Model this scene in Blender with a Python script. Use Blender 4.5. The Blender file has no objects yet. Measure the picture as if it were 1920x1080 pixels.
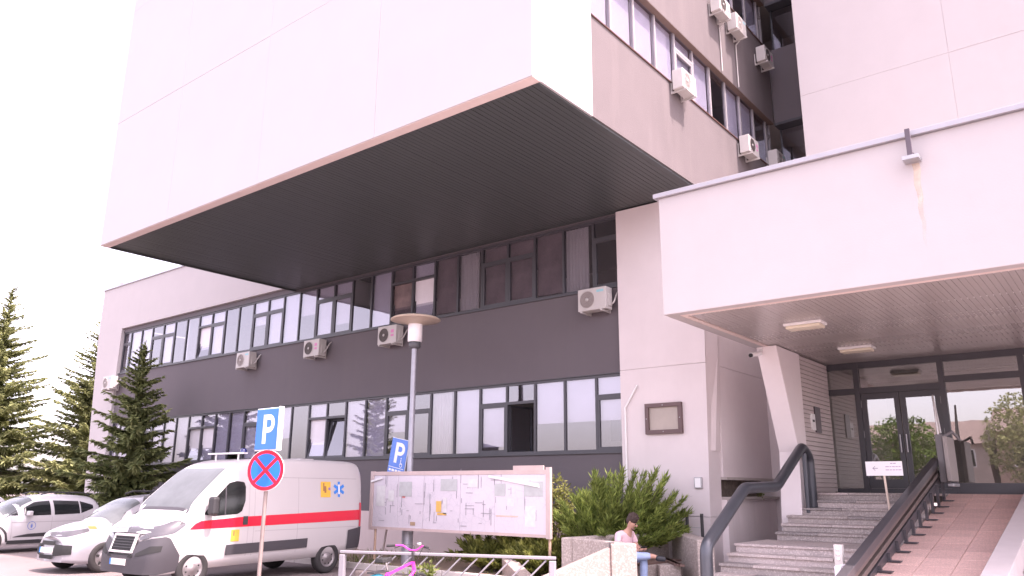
import bpy, bmesh, math, random
from mathutils import Vector, Matrix, Quaternion
from math import sin, cos, pi, radians
random.seed(7)
sc = bpy.context.scene
col = sc.collection
# ---------------------------------------------------------------- camera
CAM = Vector((0, 0, 1.8))
YAW, PITCH, ROLL, FPX = radians(38.532), radians(14.453), radians(0.361), 1461.4
f0 = Vector((-sin(YAW), cos(YAW), 0)); r0 = Vector((cos(YAW), sin(YAW), 0)); u0 = Vector((0, 0, 1))
fw = cos(PITCH)*f0 + sin(PITCH)*u0
up = -sin(PITCH)*f0 + cos(PITCH)*u0
rt = cos(ROLL)*r0 + sin(ROLL)*up
up = -sin(ROLL)*r0 + cos(ROLL)*up
cd = bpy.data.cameras.new('camera'); cam = bpy.data.objects.new('camera', cd); col.objects.link(cam)
cam.matrix_world = Matrix(((rt.x, up.x, -fw.x, CAM.x), (rt.y, up.y, -fw.y, CAM.y), (rt.z, up.z, -fw.z, CAM.z), (0, 0, 0, 1)))
cd.sensor_width = 36; cd.sensor_fit = 'HORIZONTAL'; cd.lens = FPX/1920*36; cd.clip_start = 0.1; cd.clip_end = 2000
sc.camera = cam
# ---------------------------------------------------------------- world, sun, exposure
SUN_EL, SUN_AZ = radians(62), radians(2)          # azimuth measured from +x towards +y
w = bpy.data.worlds.new('World'); sc.world = w; w.use_nodes = True
nt = w.node_tree; bg = nt.nodes['Background']
sky = nt.nodes.new('ShaderNodeTexSky'); sky.sky_type = 'NISHITA'; sky.sun_disc = False
sky.sun_elevation = SUN_EL; sky.sun_rotation = pi/2 - SUN_AZ
sky.air_density = 0.9; sky.dust_density = 2.5; sky.ozone_density = 0.6
hz = nt.nodes.new('ShaderNodeHueSaturation'); hz.inputs['Saturation'].default_value = 0.40; hz.inputs['Value'].default_value = 1.2    # milky, thinly veiled sky
nt.links.new(sky.outputs[0], hz.inputs['Color']); nt.links.new(hz.outputs[0], bg.inputs[0]); bg.inputs[1].default_value = 0.15
sd = bpy.data.lights.new('sun', 'SUN'); sun = bpy.data.objects.new('sun', sd); col.objects.link(sun)
sd.energy = 2.3; sd.angle = radians(0.5); sd.color = (1, 0.95, 0.88)
sv = Vector((cos(SUN_EL)*cos(SUN_AZ), cos(SUN_EL)*sin(SUN_AZ), sin(SUN_EL)))
sun.rotation_euler = sv.to_track_quat('Z', 'Y').to_euler(); sun.location = (30, 0, 60)
vs = sc.view_settings
sc.display_settings.display_device = 'sRGB'
vs.view_transform = 'Standard'; vs.look = 'None'; vs.gamma = 1; vs.use_curve_mapping = False
vs.exposure = 2.1
vs.use_white_balance = True; vs.white_balance_temperature = 6900; vs.white_balance_tint = 31
sc.render.engine = 'CYCLES'
sc.cycles.max_bounces = 8; sc.cycles.transparent_max_bounces = 12

# ---------------------------------------------------------------- materials
MATS = {}
def mat(name, c, rough=0.7, var=0.12, scale=3.0, bump=0.0, bscale=60.0, metal=0.0, spec=0.5, grime=0.0, coat=0.0, dirt=(0.25, 0.2, 0.17), stretch=None, island=0.0):
    if name in MATS: return MATS[name]
    m = bpy.data.materials.new(name); m.use_nodes = True; MATS[name] = m
    t = m.node_tree; N = t.nodes; L = t.links; b = N['Principled BSDF']
    b.inputs['Roughness'].default_value = rough; b.inputs['Metallic'].default_value = metal
    b.inputs['Specular IOR Level'].default_value = spec
    if coat: b.inputs['Coat Weight'].default_value = coat; b.inputs['Coat Roughness'].default_value = 0.05
    tc = N.new('ShaderNodeTexCoord'); src = tc.outputs['Object']
    if stretch:
        mp = N.new('ShaderNodeMapping'); mp.inputs['Scale'].default_value = stretch; L.new(src, mp.inputs[0]); src = mp.outputs[0]
    no = N.new('ShaderNodeTexNoise'); no.inputs['Scale'].default_value = scale; no.inputs['Detail'].default_value = 6; no.inputs['Roughness'].default_value = 0.65
    L.new(src, no.inputs['Vector'])
    mr = N.new('ShaderNodeMapRange'); mr.inputs[1].default_value = 0.25; mr.inputs[2].default_value = 0.75
    mr.inputs[3].default_value = 1-var; mr.inputs[4].default_value = 1+var
    L.new(no.outputs[0], mr.inputs[0])
    hs = N.new('ShaderNodeHueSaturation'); hs.inputs['Color'].default_value = (*c, 1); L.new(mr.outputs[0], hs.inputs['Value'])
    out = hs.outputs[0]
    if island:
        ge = N.new('ShaderNodeNewGeometry'); m2 = N.new('ShaderNodeMapRange'); m2.inputs[3].default_value = 1-island; m2.inputs[4].default_value = 1+island
        L.new(ge.outputs['Random Per Island'], m2.inputs[0])
        h2 = N.new('ShaderNodeHueSaturation'); L.new(out, h2.inputs['Color']); L.new(m2.outputs[0], h2.inputs['Value']); out = h2.outputs[0]
    if grime:
        n2 = N.new('ShaderNodeTexNoise'); n2.inputs['Scale'].default_value = 0.9; n2.inputs['Detail'].default_value = 8; n2.inputs['Roughness'].default_value = 0.7
        mp = N.new('ShaderNodeMapping'); mp.inputs['Scale'].default_value = (1.5, 1.5, 0.22); L.new(tc.outputs['Object'], mp.inputs[0]); L.new(mp.outputs[0], n2.inputs['Vector'])
        m3 = N.new('ShaderNodeMapRange'); m3.inputs[1].default_value = 0.5; m3.inputs[2].default_value = 0.8; m3.inputs[3].default_value = 0; m3.inputs[4].default_value = grime
        L.new(n2.outputs[0], m3.inputs[0])
        mx = N.new('ShaderNodeMix'); mx.data_type = 'RGBA'; L.new(m3.outputs[0], mx.inputs[0]); L.new(out, mx.inputs[6]); mx.inputs[7].default_value = (*dirt, 1); out = mx.outputs[2]
    L.new(out, b.inputs['Base Color'])
    r2 = N.new('ShaderNodeMapRange'); r2.inputs[3].default_value = max(0.02, rough-0.1*min(1, rough*2)); r2.inputs[4].default_value = min(1, rough+0.1); L.new(no.outputs[0], r2.inputs[0]); L.new(r2.outputs[0], b.inputs['Roughness'])
    if bump:
        n3 = N.new('ShaderNodeTexNoise'); n3.inputs['Scale'].default_value = bscale; n3.inputs['Detail'].default_value = 4; L.new(src, n3.inputs['Vector'])
        bp = N.new('ShaderNodeBump'); bp.inputs['Strength'].default_value = bump; bp.inputs['Distance'].default_value = 0.01; L.new(n3.outputs[0], bp.inputs['Height']); L.new(bp.outputs[0], b.inputs['Normal'])
    return m
def glass_mat(name, tint=(0.80, 0.80, 0.84), ior=2.5, refl=(0.95, 0.93, 1.0), rough=0.015, wav=0.03):
    m = bpy.data.materials.new(name); m.use_nodes = True; MATS[name] = m
    t = m.node_tree; N = t.nodes; L = t.links; N.remove(N['Principled BSDF'])
    o = N['Material Output']; mx = N.new('ShaderNodeMixShader'); tr = N.new('ShaderNodeBsdfTransparent'); gl = N.new('ShaderNodeBsdfGlossy'); fr = N.new('ShaderNodeFresnel')
    fr.inputs[0].default_value = ior; tr.inputs[0].default_value = (*tint, 1); gl.inputs[0].default_value = (*refl, 1); gl.inputs['Roughness'].default_value = rough
    ge = N.new('ShaderNodeNewGeometry'); iv = N.new('ShaderNodeMath'); iv.operation = 'SUBTRACT'; iv.inputs[0].default_value = 1; L.new(ge.outputs['Backfacing'], iv.inputs[1])
    mu = N.new('ShaderNodeMath'); mu.operation = 'MULTIPLY'; L.new(fr.outputs[0], mu.inputs[0]); L.new(iv.outputs[0], mu.inputs[1])    # a pane reflects at its outer face
    L.new(mu.outputs[0], mx.inputs[0]); L.new(tr.outputs[0], mx.inputs[1]); L.new(gl.outputs[0], mx.inputs[2]); L.new(mx.outputs[0], o.inputs[0])
    tc = N.new('ShaderNodeTexCoord'); no = N.new('ShaderNodeTexNoise'); no.inputs['Scale'].default_value = 1.3; L.new(tc.outputs['Object'], no.inputs['Vector'])
    bp = N.new('ShaderNodeBump'); bp.inputs['Strength'].default_value = wav; bp.inputs['Distance'].default_value = 0.05; L.new(no.outputs[0], bp.inputs['Height']); L.new(bp.outputs[0], gl.inputs['Normal'])
    return m
def speckle(name, c1, c2, scale=70, rough=0.85, bump=0.3, big=0.15):
    m = mat(name, c1, rough, big, 1.2, 0, 60)
    t = m.node_tree; N = t.nodes; L = t.links; b = N['Principled BSDF']
    tc = N.new('ShaderNodeTexCoord'); vo = N.new('ShaderNodeTexVoronoi'); vo.inputs['Scale'].default_value = scale; L.new(tc.outputs['Object'], vo.inputs['Vector'])
    rg = N.new('ShaderNodeMapRange'); sp = N.new('ShaderNodeSeparateColor'); L.new(vo.outputs['Color'], sp.inputs[0]); L.new(sp.outputs[0], rg.inputs[0]); rg.inputs[1].default_value = 0.55; rg.inputs[2].default_value = 0.9
    mx = N.new('ShaderNodeMix'); mx.data_type = 'RGBA'; L.new(rg.outputs[0], mx.inputs[0]); L.new(b.inputs['Base Color'].links[0].from_socket, mx.inputs[6]); mx.inputs[7].default_value = (*c2, 1)
    L.new(mx.outputs[2], b.inputs['Base Color'])
    bp = N.new('ShaderNodeBump'); bp.inputs['Strength'].default_value = bump; bp.inputs['Distance'].default_value = 0.006; L.new(vo.outputs['Distance'], bp.inputs['Height']); L.new(bp.outputs[0], b.inputs['Normal'])
    return m
def leafmat(name, c, c2, rough=0.6):
    m = bpy.data.materials.new(name); m.use_nodes = True; MATS[name] = m
    t = m.node_tree; N = t.nodes; L = t.links; b = N['Principled BSDF']; b.inputs['Roughness'].default_value = rough; b.inputs['Specular IOR Level'].default_value = 0.25
    ge = N.new('ShaderNodeNewGeometry'); mx = N.new('ShaderNodeMix'); mx.data_type = 'RGBA'; mx.inputs[6].default_value = (*c, 1); mx.inputs[7].default_value = (*c2, 1); L.new(ge.outputs['Random Per Island'], mx.inputs[0])
    tc = N.new('ShaderNodeTexCoord'); no = N.new('ShaderNodeTexNoise'); no.inputs['Scale'].default_value = 1.6; L.new(tc.outputs['Object'], no.inputs['Vector'])
    mr = N.new('ShaderNodeMapRange'); mr.inputs[1].default_value = 0.3; mr.inputs[2].default_value = 0.7; mr.inputs[3].default_value = 0.6; mr.inputs[4].default_value = 1.35; L.new(no.outputs[0], mr.inputs[0])
    hs = N.new('ShaderNodeHueSaturation'); L.new(mx.outputs[2], hs.inputs['Color']); L.new(mr.outputs[0], hs.inputs['Value']); L.new(hs.outputs[0], b.inputs['Base Color'])
    tl = N.new('ShaderNodeBsdfTranslucent'); L.new(hs.outputs[0], tl.inputs[0]); ms = N.new('ShaderNodeMixShader'); ms.inputs[0].default_value = 0.4
    L.new(b.outputs[0], ms.inputs[1]); L.new(tl.outputs[0], ms.inputs[2]); L.new(ms.outputs[0], N['Material Output'].inputs[0])
    return m

WHITE = mat('white_render', (0.455, 0.425, 0.43), 0.85, 0.03, 1.5, 0.15, 40, grime=0.10, dirt=(0.38, 0.34, 0.33))
WHITE2 = mat('white_panel', (0.47, 0.455, 0.465), 0.7, 0.03, 0.8, 0.05, 30, grime=0.05, dirt=(0.42, 0.39, 0.38))
FINW = mat('fin_render', (0.66, 0.60, 0.605), 0.88, 0.04, 1.2, 0.25, 90, grime=0.12, dirt=(0.45, 0.4, 0.38))
GREY = mat('grey_render', (0.126, 0.110, 0.121), 0.9, 0.07, 0.6, 0.35, 90, grime=0.22, dirt=(0.16, 0.14, 0.138))
WGREY = mat('wing_render', (0.142, 0.119, 0.122), 0.9, 0.10, 0.7, 0.6, 45, grime=0.30, dirt=(0.24, 0.20, 0.195))
PLINTH = mat('plinth_render', (0.62, 0.51, 0.50), 0.9, 0.06, 0.7, 0.3, 80, grime=0.25, dirt=(0.4, 0.31, 0.27))
FRAME = mat('dark_aluminium', (0.060, 0.060, 0.070), 0.4, 0.08, 4)
FRAMEL = mat('pale_aluminium', (0.32, 0.30, 0.31), 0.45, 0.08, 4)
SOFFIT = mat('dark_metal_slat', (0.060, 0.068, 0.068), 0.42, 0.10, 0.8, stretch=(1, 0.3, 1))
SOFFIT_BK = mat('slat_backing', (0.03, 0.029, 0.03), 0.8)
CSOFF = mat('canopy_metal_slat', (0.37, 0.335, 0.325), 0.25, 0.08, 0.8, stretch=(1, 0.3, 1))
CSOFF_BK = mat('canopy_backing', (0.26, 0.215, 0.21), 0.8)
BORDER = mat('concrete_edge', (0.68, 0.565, 0.53), 0.85, 0.06, 2, 0.2)
COPING = mat('zinc_coping', (0.38, 0.37, 0.40), 0.45, 0.08, 2, metal=0.4)
GLASS = glass_mat('window_glass')
GLASSD = glass_mat('door_glass', (0.55, 0.55, 0.55), 3.2, (1, 1, 1), 0.008, 0.015)
BLIND = mat('blind_fabric', (0.74, 0.71, 0.76), 0.9, 0.06, 2)
CURT = mat('curtain_fabric', (0.55, 0.52, 0.49), 0.95, 0.1, 2)
POSTER = mat('poster_print', (0.20, 0.145, 0.145), 0.8, 0.5, 1.6)
INTER = mat('interior_plaster', (0.66, 0.63, 0.60), 0.9, 0.05)
INTERF = mat('interior_floor', (0.45, 0.42, 0.40), 0.6, 0.05)
CONC = mat('bare_concrete', (0.42, 0.38, 0.36), 0.9, 0.1, 2, 0.3, 60, grime=0.3)
BLACK = mat('black_rubber', (0.02, 0.02, 0.021), 0.8, 0.15, 6)
DARK = mat('dark_plastic', (0.035, 0.034, 0.037), 0.55, 0.1, 6)
STEEL = mat('galvanised_steel', (0.42, 0.42, 0.44), 0.42, 0.12, 5, metal=0.6)
ACW = mat('ac_casing', (0.50, 0.475, 0.46), 0.5, 0.05, 3, grime=0.25, dirt=(0.34, 0.29, 0.26))
ACD = mat('ac_grille', (0.10, 0.085, 0.08), 0.6, 0.1, 8)
WPAINT = mat('white_paint', (0.80, 0.80, 0.80), 0.4, 0.03, 2)

# ---------------------------------------------------------------- helpers
class MB:
    def __init__(s): s.v = []; s.f = []; s.sm = []
    def add(s, vs, fs, smooth=False):
        o = len(s.v); s.v += [tuple(p) for p in vs]; s.f += [tuple(i+o for i in f) for f in fs]; s.sm += [smooth]*len(fs); return s
    def box(s, x0, x1, y0, y1, z0, z1, M=None):
        if x0 > x1: x0, x1 = x1, x0
        if y0 > y1: y0, y1 = y1, y0
        if z0 > z1: z0, z1 = z1, z0
        vs = [(x0, y0, z0), (x1, y0, z0), (x1, y1, z0), (x0, y1, z0), (x0, y0, z1), (x1, y0, z1), (x1, y1, z1), (x0, y1, z1)]
        if M is not None: vs = [M @ Vector(p) for p in vs]
        return s.add(vs, [(0, 3, 2, 1), (4, 5, 6, 7), (0, 1, 5, 4), (1, 2, 6, 5), (2, 3, 7, 6), (3, 0, 4, 7)])
    def tube(s, pts, r, n=10, cap=True, smooth=True):
        pts = [Vector(p) for p in pts]; rs = r if isinstance(r, (list, tuple)) else [r]*len(pts); vs = []; fs = []
        prev = None
        for i, p in enumerate(pts):
            d = (pts[min(i+1, len(pts)-1)]-pts[max(i-1, 0)]).normalized()
            if prev is None:
                a = d.orthogonal().normalized()
            else:
                a = (prev - d*prev.dot(d)).normalized()
            prev = a; b = d.cross(a)
            for k in range(n):
                t = 2*pi*k/n; vs.append(p+rs[i]*(a*cos(t)+b*sin(t)))
        for i in range(len(pts)-1):
            for k in range(n):
                fs.append((i*n+k, i*n+(k+1) % n, (i+1)*n+(k+1) % n, (i+1)*n+k))
        s.add(vs, fs, smooth)
        if cap:
            s.add(vs[:n], [tuple(reversed(range(n)))]); s.add(vs[-n:], [tuple(range(n))])
        return s
    def lathe(s, prof, n=24, M=None, smooth=True):           # prof [(r,z)] about z
        vs = []; fs = []
        for r, z in prof:
            for k in range(n): vs.append(Vector((r*cos(2*pi*k/n), r*sin(2*pi*k/n), z)))
        for i in range(len(prof)-1):
            for k in range(n): fs.append((i*n+k, i*n+(k+1) % n, (i+1)*n+(k+1) % n, (i+1)*n+k))
        if M is not None: vs = [M @ p for p in vs]
        return s.add(vs, fs, smooth)
    def prism(s, poly, fn0, fn1):                              # poly 2D; fn maps (a,b)->3D for both ends
        n = len(poly); vs = [fn0(*p) for p in poly]+[fn1(*p) for p in poly]
        return s.add(vs, [tuple(reversed(range(n))), tuple(range(n, 2*n))]+[(i, (i+1) % n, n+(i+1) % n, n+i) for i in range(n)])
    def mesh(s, name):
        me = bpy.data.meshes.new(name); me.from_pydata(s.v, [], s.f); me.update()
        me.polygons.foreach_set('use_smooth', s.sm); return me
    def build(s, name, m, parent=None, **kw): return obj(name, s.mesh(name), m, parent, **kw)
def fixn(me):
    bm = bmesh.new(); bm.from_mesh(me); bmesh.ops.recalc_face_normals(bm, faces=bm.faces); bm.to_mesh(me); bm.free(); return me
def obj(name, me, m, parent=None, loc=None, rot=None, bev=0):
    if m is not None and not me.materials: me.materials.append(m)
    o = bpy.data.objects.new(name, me); col.objects.link(o)
    if parent is not None: o.parent = parent
    if loc is not None: o.location = loc
    if rot is not None: o.rotation_euler = rot
    if bev:
        b = o.modifiers.new('bevel', 'BEVEL'); b.width = bev; b.segments = 2; b.limit_method = 'ANGLE'; b.angle_limit = radians(40)
    return o
def box(name, m, parent, x0, x1, y0, y1, z0, z1, bev=0): return MB().box(x0, x1, y0, y1, z0, z1).build(name, m, parent, bev=bev)
def tag(o, label, cat, group=None, kind=None):
    if label: o['label'] = label
    if cat: o['category'] = cat
    if group: o['group'] = group
    if kind: o['kind'] = kind
    return o
def thing(name, label, cat, loc=(0, 0, 0), rz=0, group=None, rot=None):
    o = bpy.data.objects.new(name, None); col.objects.link(o); o.location = loc; o.rotation_euler = rot if rot else (0, 0, rz); o.empty_display_size = 0.2
    return tag(o, label, cat, group)
def struct(o): o['kind'] = 'structure'; return o
def copy_tree(o, parent=None):
    c = o.copy(); col.objects.link(c)
    if parent is not None: c.parent = parent
    for ch in KIDS.get(o.name, [x for x in bpy.data.objects if x.parent == o]): copy_tree(ch, c)
    return c
KIDS = {}
def remember(o):
    KIDS[o.name] = [x for x in bpy.data.objects if x.parent == o]
    for k in KIDS[o.name]: remember(k)
def textmesh(txt, size, bold=0.0, extr=0.002):
    cu = bpy.data.curves.new('t', 'FONT'); cu.body = txt; cu.size = size; cu.offset = bold; cu.extrude = extr; cu.align_x = 'CENTER'; cu.align_y = 'CENTER'; cu.resolution_u = 3
    o = bpy.data.objects.new('t', cu); col.objects.link(o); dg = bpy.context.evaluated_depsgraph_get(); me = bpy.data.meshes.new_from_object(o.evaluated_get(dg))
    bpy.data.objects.remove(o); bpy.data.curves.remove(cu); return me
def boolean_cut(o, cutters):
    for c in cutters:
        b = o.modifiers.new('cut', 'BOOLEAN'); b.object = c; b.operation = 'DIFFERENCE'; b.solver = 'EXACT'; b.material_mode = 'TRANSFER'
    dg = bpy.context.evaluated_depsgraph_get(); me = bpy.data.meshes.new_from_object(o.evaluated_get(dg))
    o.modifiers.clear(); o.data = me
    for c in cutters: bpy.data.objects.remove(c)
# ================================================================ ground
gm = mat('asphalt', (0.205, 0.165, 0.162), 0.95, 0.14, 0.5, 0.5, 140, grime=0.3, dirt=(0.2, 0.17, 0.16))
struct(MB().add([(-400, -400, 0), (400, -400, 0), (400, 400, 0), (-400, 400, 0)], [(0, 1, 2, 3)]).build('ground', gm))
dm = mat('dry_soil', (0.26, 0.185, 0.135), 0.98, 0.2, 1.2, 0.7, 40, grime=0.5, dirt=(0.13, 0.14, 0.06))
MBs = MB().box(-34, -8.9, 12.75, 15.99, -0.2, 0.06); struct(MBs.build('flower_bed', dm))
kerb = thing('kerb', 'pale concrete kerb between the parking bays and the planted strip', 'kerb', (0, 12.68, 0)); KM = mat('kerb_stone', (0.55, 0.5, 0.47), 0.9, 0.1, 3, 0.3, 60, grime=0.3)
ks = MB().box(-0.49, 0.49, -0.06, 0.06, -0.1, 0.13).mesh('kerb_stone')
for i in range(24): obj('kerb_stone', ks, KM, kerb, loc=(-33.4+i, 0, 0), bev=0.015)
pm = speckle('paving_slab', (0.44, 0.39, 0.37), (0.55, 0.49, 0.47), 50)
pave = struct(MB().box(-9.0, 3, 2.0, 12.2, -0.1, 0.004).build('pavement', mat('pavement_bed', (0.2, 0.18, 0.17), 0.95)))
sl = MB().box(-0.294, 0.294, -0.294, 0.294, 0, 0.03).mesh('slab')
for i in range(12):
    for j in range(11): obj('slab', sl, pm, pave, loc=(-8.6+i*0.6, 5.6+j*0.6, 0.0))

# ================================================================ window helper (local x along wall, -y outwards)
FM = {}
def frame_mesh(w, h, kind, fr=0.06):
    k = (round(w, 3), round(h, 3), kind)
    if k in FM: return FM[k]
    b = MB(); d0, d1 = -0.03, 0.05
    b.box(0, fr/2, d0, d1, 0, h).box(w-fr/2, w, d0, d1, 0, h).box(fr/2, w-fr/2, d0, d1, 0, fr).box(fr/2, w-fr/2, d0, d1, h-fr, h)
    if kind in ('T', 'O', 'X'): b.box(fr/2, w-fr/2, d0, d1, h*0.70, h*0.70+0.075)
    FM[k] = b.mesh('window_frame'); return FM[k]
def pane_mesh(w, h):
    k = ('p', round(w, 3), round(h, 3))
    if k not in FM: FM[k] = MB().box(0, w, -0.006, 0.006, 0, h).mesh('pane')
    return FM[k]
def sash_mesh(w, h, b=0.055):
    k = ('s', round(w, 3), round(h, 3))
    if k not in FM: FM[k] = MB().box(0, b, -.02, .03, 0, h).box(w-b, w, -.02, .03, 0, h).box(b, w-b, -.02, .03, 0, b).box(b, w-b, -.02, .03, h-b, h).mesh('sash')
    return FM[k]
def window(parent, x, y, z, w, h, kind, fm=None, gm_=None, blind=None):
    fm = fm or FRAME; gm_ = gm_ or GLASS
    o = obj('window', frame_mesh(w, h, kind), fm, parent, loc=(x, y, z)); fr = 0.06
    if kind == 'F':
        obj('pane', pane_mesh(w-fr, h-2*fr), gm_, o, loc=(fr/2, 0.01, fr))
    else:
        zt = h*0.70
        obj('pane', pane_mesh(w-fr, h-fr-zt-0.075), gm_, o, loc=(fr/2, 0.01, zt+0.075))
        if kind == 'T':
            obj('sash', sash_mesh(w-fr, zt-fr), fm, o, loc=(fr/2, -0.005, fr)); obj('pane', pane_mesh(w-fr-0.11, zt-fr-0.11), gm_, o, loc=(fr/2+0.055, 0.012, fr+0.055))
        if kind == 'O':
            a = radians(-9)
            obj('sash', sash_mesh(w-fr, zt-fr), fm, o, loc=(fr/2, 0.0, fr), rot=(a, 0, 0)); obj('pane', pane_mesh(w-fr-0.11, zt-fr-0.11), gm_, o, loc=(fr/2+0.055, 0.012, fr+0.055), rot=(a, 0, 0))
        if kind == 'X':
            obj('sash', sash_mesh(w-fr, zt-fr), fm, o, loc=(fr/2, 0.06, fr), rot=(0, 0, radians(83))); obj('pane', pane_mesh(w-fr-0.11, zt-fr-0.11), gm_, o, loc=(fr/2, 0.12, fr+0.055), rot=(0, 0, radians(83)))
    if blind:
        bm_, frac = blind; hh = (h-0.05)*frac
        if bm_ is CURT:
            b = MB(); n = 14; vs = []; 
            for i in range(n+1):
                xx = 0.03+(w-0.06)*i/n*0.8; vs += [(xx, 0.09+0.03*(i % 2), 0.03), (xx, 0.09+0.03*(i % 2), h-0.05)]
            b.add(vs, [(2*i, 2*i+2, 2*i+3, 2*i+1) for i in range(n)]); b.build('curtain', bm_, o)
        else:
            MB().box(0.03, w-0.03, 0.075, 0.08, h-hh-0.02, h-0.02).build('blind', bm_, o)
    return o

# ================================================================ low clinic wing
LW = thing('clinic_wing', 'two storey grey clinic wing with ribbon windows and white parapet frame', 'building')
YF = 16.0
X0, X1 = -34.86, -9.36
def band(z0, z1, m, name='spandrel', y0=YF, y1=YF+0.2): return box(name, m, LW, X0, X1, y0, y1, z0, z1)
band(0, 1.15, PLINTH, 'plinth', YF-0.02)
band(1.15, 2.62, GREY); band(4.50, 6.58, GREY); band(8.43, 8.618, GREY, 'lintel')
# white frame: parapet, battered end wall
YW = 15.88
box('parapet', WHITE, LW, -37.1, -22.3, YW, YW+0.9, 8.62, 10.66)
MB().prism([(-37.1, 8.618), (-34.87, 8.618), (-34.87, 0), (-36.2, 0)], lambda a, b: (a, YW, b), lambda a, b: (a, 30, b)).build('end_wall', WHITE, LW)
box('end_wall_top', WHITE, LW, -37.1, -36.0, YW+0.9, 30, 8.62, 10.66)
box('coping', COPING, LW, -37.18, -22.3, YW-0.05, YW+0.95, 10.663, 10.72)
box('roof_slab', CONC, LW, -35.4, -9.4, YW+0.91, 30, 9.5, 9.9)
# interior
for z0, z1 in ((0, 1.72), (5.35, 5.72), (8.56, 9.4)): box('floor_slab', INTERF, LW, -34.3, -9.4, YF+0.32, 20.5, z0, z1)
box('interior_wall', INTER, LW, -34.3, -9.4, 20.5, 20.7, 0, 9.4)
for x in (-30, -24.5, -19.8, -14.3, -9.6): box('partition', INTER, LW, x, x+0.1, YF+0.34, 20.49, 1.73, 8.55)
# window ribbons
MOD = 0.925
edges = [-9.36, -10.15]+[-10.15-MOD*(k+1) for k in range(26)]+[-34.86]
pat = ['T']+[('F', 'F', 'T', 'T')[k % 4] for k in range(26)]+['T']
rnd = random.Random(3)
for row, (z0, h) in enumerate(((2.66, 1.82), (6.62, 1.81))):
    for i in range(len(edges)-1):
        xa, xb = edges[i+1], edges[i]; kind = pat[i]; blind = None
        if row == 0 and i in (11, 12, 19, 20): kind = 'O'
        if row == 0 and i == 3: kind = 'X'
        if row == 1 and i in (7, 8, 20): kind = 'O'
        u = rnd.random()
        if row == 0:
            if i in (6,): blind = (CURT, 1)
            elif i > 15: blind = (BLIND, rnd.choice((1, 1, .85)))
            elif u < 0.62 and kind != 'X': blind = (BLIND, rnd.choice((1, 1, 1, .9, .6)))
        else:
            if i in (5, 1): blind = (CURT, 1)
            elif i in (2, 3, 4, 6, 8): blind = (POSTER, 0.95)
            elif u < 0.55: blind = (BLIND, rnd.choice((1, 1, .8, .5)))
        window(LW, xa, YF+0.06, z0, xb-xa, h, kind, blind=blind)
    box('sill', FRAME, LW, -34.865, -9.36, YF-0.05, YF+0.1, z0-0.04, z0-0.003)
    box('head_trim', FRAME, LW, -34.865, -9.36, YF-0.012, YF+0.1, z0+h+0.003, z0+h+0.02)
# a noticeboard on the wall inside the open window
nb = box('wall_picture', DARK, LW, -12.45, -12.15, 20.45, 20.49, 3.2, 3.9)
# roof aerial
an = thing('roof_aerial', 'thin aerial mast standing on the low wing roof near its left end', 'aerial', (-36.0, 16.3, 10.66))
MB().tube([(0, 0, 0), (0, 0, 1.0)], 0.018, 6).tube([(-0.2, 0, 0.8), (0.2, 0, 0.8)], 0.008, 5).tube([(-0.15, 0, 0.6), (0.15, 0, 0.6)], 0.008, 5).build('mast', STEEL, an)
MB().lathe([(0.01, 0), (0.16, 0.05), (0.2, 0.1)], 14, Matrix.Translation((-0.55, 0, 0.25)) @ Matrix.Rotation(1.2, 4, 'Y')).tube([(-0.55, 0, 0), (-0.55, 0, 0.25)], 0.015, 6).build('dish', STEEL, an)

# ================================================================ projecting tower over the wing
TW = thing('tower', 'tall white panelled upper block jutting out over a dark slatted soffit', 'building')
ZS = 8.47; TX0, TX1, TY0 = -22.52, -7.03, 9.33
xs = [TX0, -18.82, -14.85, -10.93, TX1]; zs = [ZS, 12.26, 16.05, 19.85, 23.6]
g = 0.003
for i in range(4):
    for j in range(4):
        y0 = TY0+random.uniform(-0.003, 0.003)
        box('wall_panel', WHITE2, TW, xs[i]+(g if i else 0), xs[i+1]-(g if i < 3 else 0), y0, TY0+0.15, zs[j]+(g if j else 0), zs[j+1]-g, bev=0.006)
box('panel_backing', mat('joint_sealant', (0.46, 0.44, 0.45), 0.9), TW, TX0+0.02, TX1-0.02, TY0+0.008, TY0+0.12, ZS+0.02, 23.5)
for j in range(4): box('side_panel', WHITE2, TW, TX1-0.05, TX1, TY0+0.152, 11.2, zs[j]+(g if j else 0), zs[j+1]-g, bev=0.006)
for j in range(4): box('side_panel', WHITE2, TW, TX0, TX0+0.05, TY0+0.152, 24, zs[j]+(g if j else 0), zs[j+1]-g)
box('soffit_edge', BORDER, TW, TX0+0.005, TX1-0.005, TY0+0.02, TY0+0.24, ZS-0.012, ZS+0.05)
box('soffit_backing', SOFFIT_BK, TW, TX0+0.02, TX1-0.06, TY0+0.24, 21.1, ZS+0.06, ZS+0.3)
box('soffit_edge_trim', SOFFIT, TW, TX1-0.10, TX1-0.052, TY0+0.241, 21.1, ZS-0.03, ZS+0.06)
box('soffit_edge_trim', SOFFIT, TW, TX0+0.052, TX0+0.10, TY0+0.241, YF-0.01, ZS-0.03, ZS+0.06)
sm_ = MB().box(-0.0535, 0.0535, 0, 1, -0.012, 0.012).mesh('slat')
n = int((TX1-TX0-0.16)/0.116)
for i in range(n):
    x = TX0+0.12+0.116*i; o = obj('slat', sm_, SOFFIT, TW, loc=(x, TY0+0.25, ZS+0.03+random.uniform(-.0015, .0015))); o.scale = (1, (YF+0.02-TY0-0.25) if x < -9.4 else (YF-0.15-TY0-0.25 if x < -7.1 else 6.0), 1)
box('roof', CONC, TW, TX0, TX1, TY0+0.2, 24, 23.5, 23.7)
box('rear_wall', WHITE2, TW, TX0+0.3, TX1-0.4, 23.7, 24, ZS+0.3, 23.5)
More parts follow.
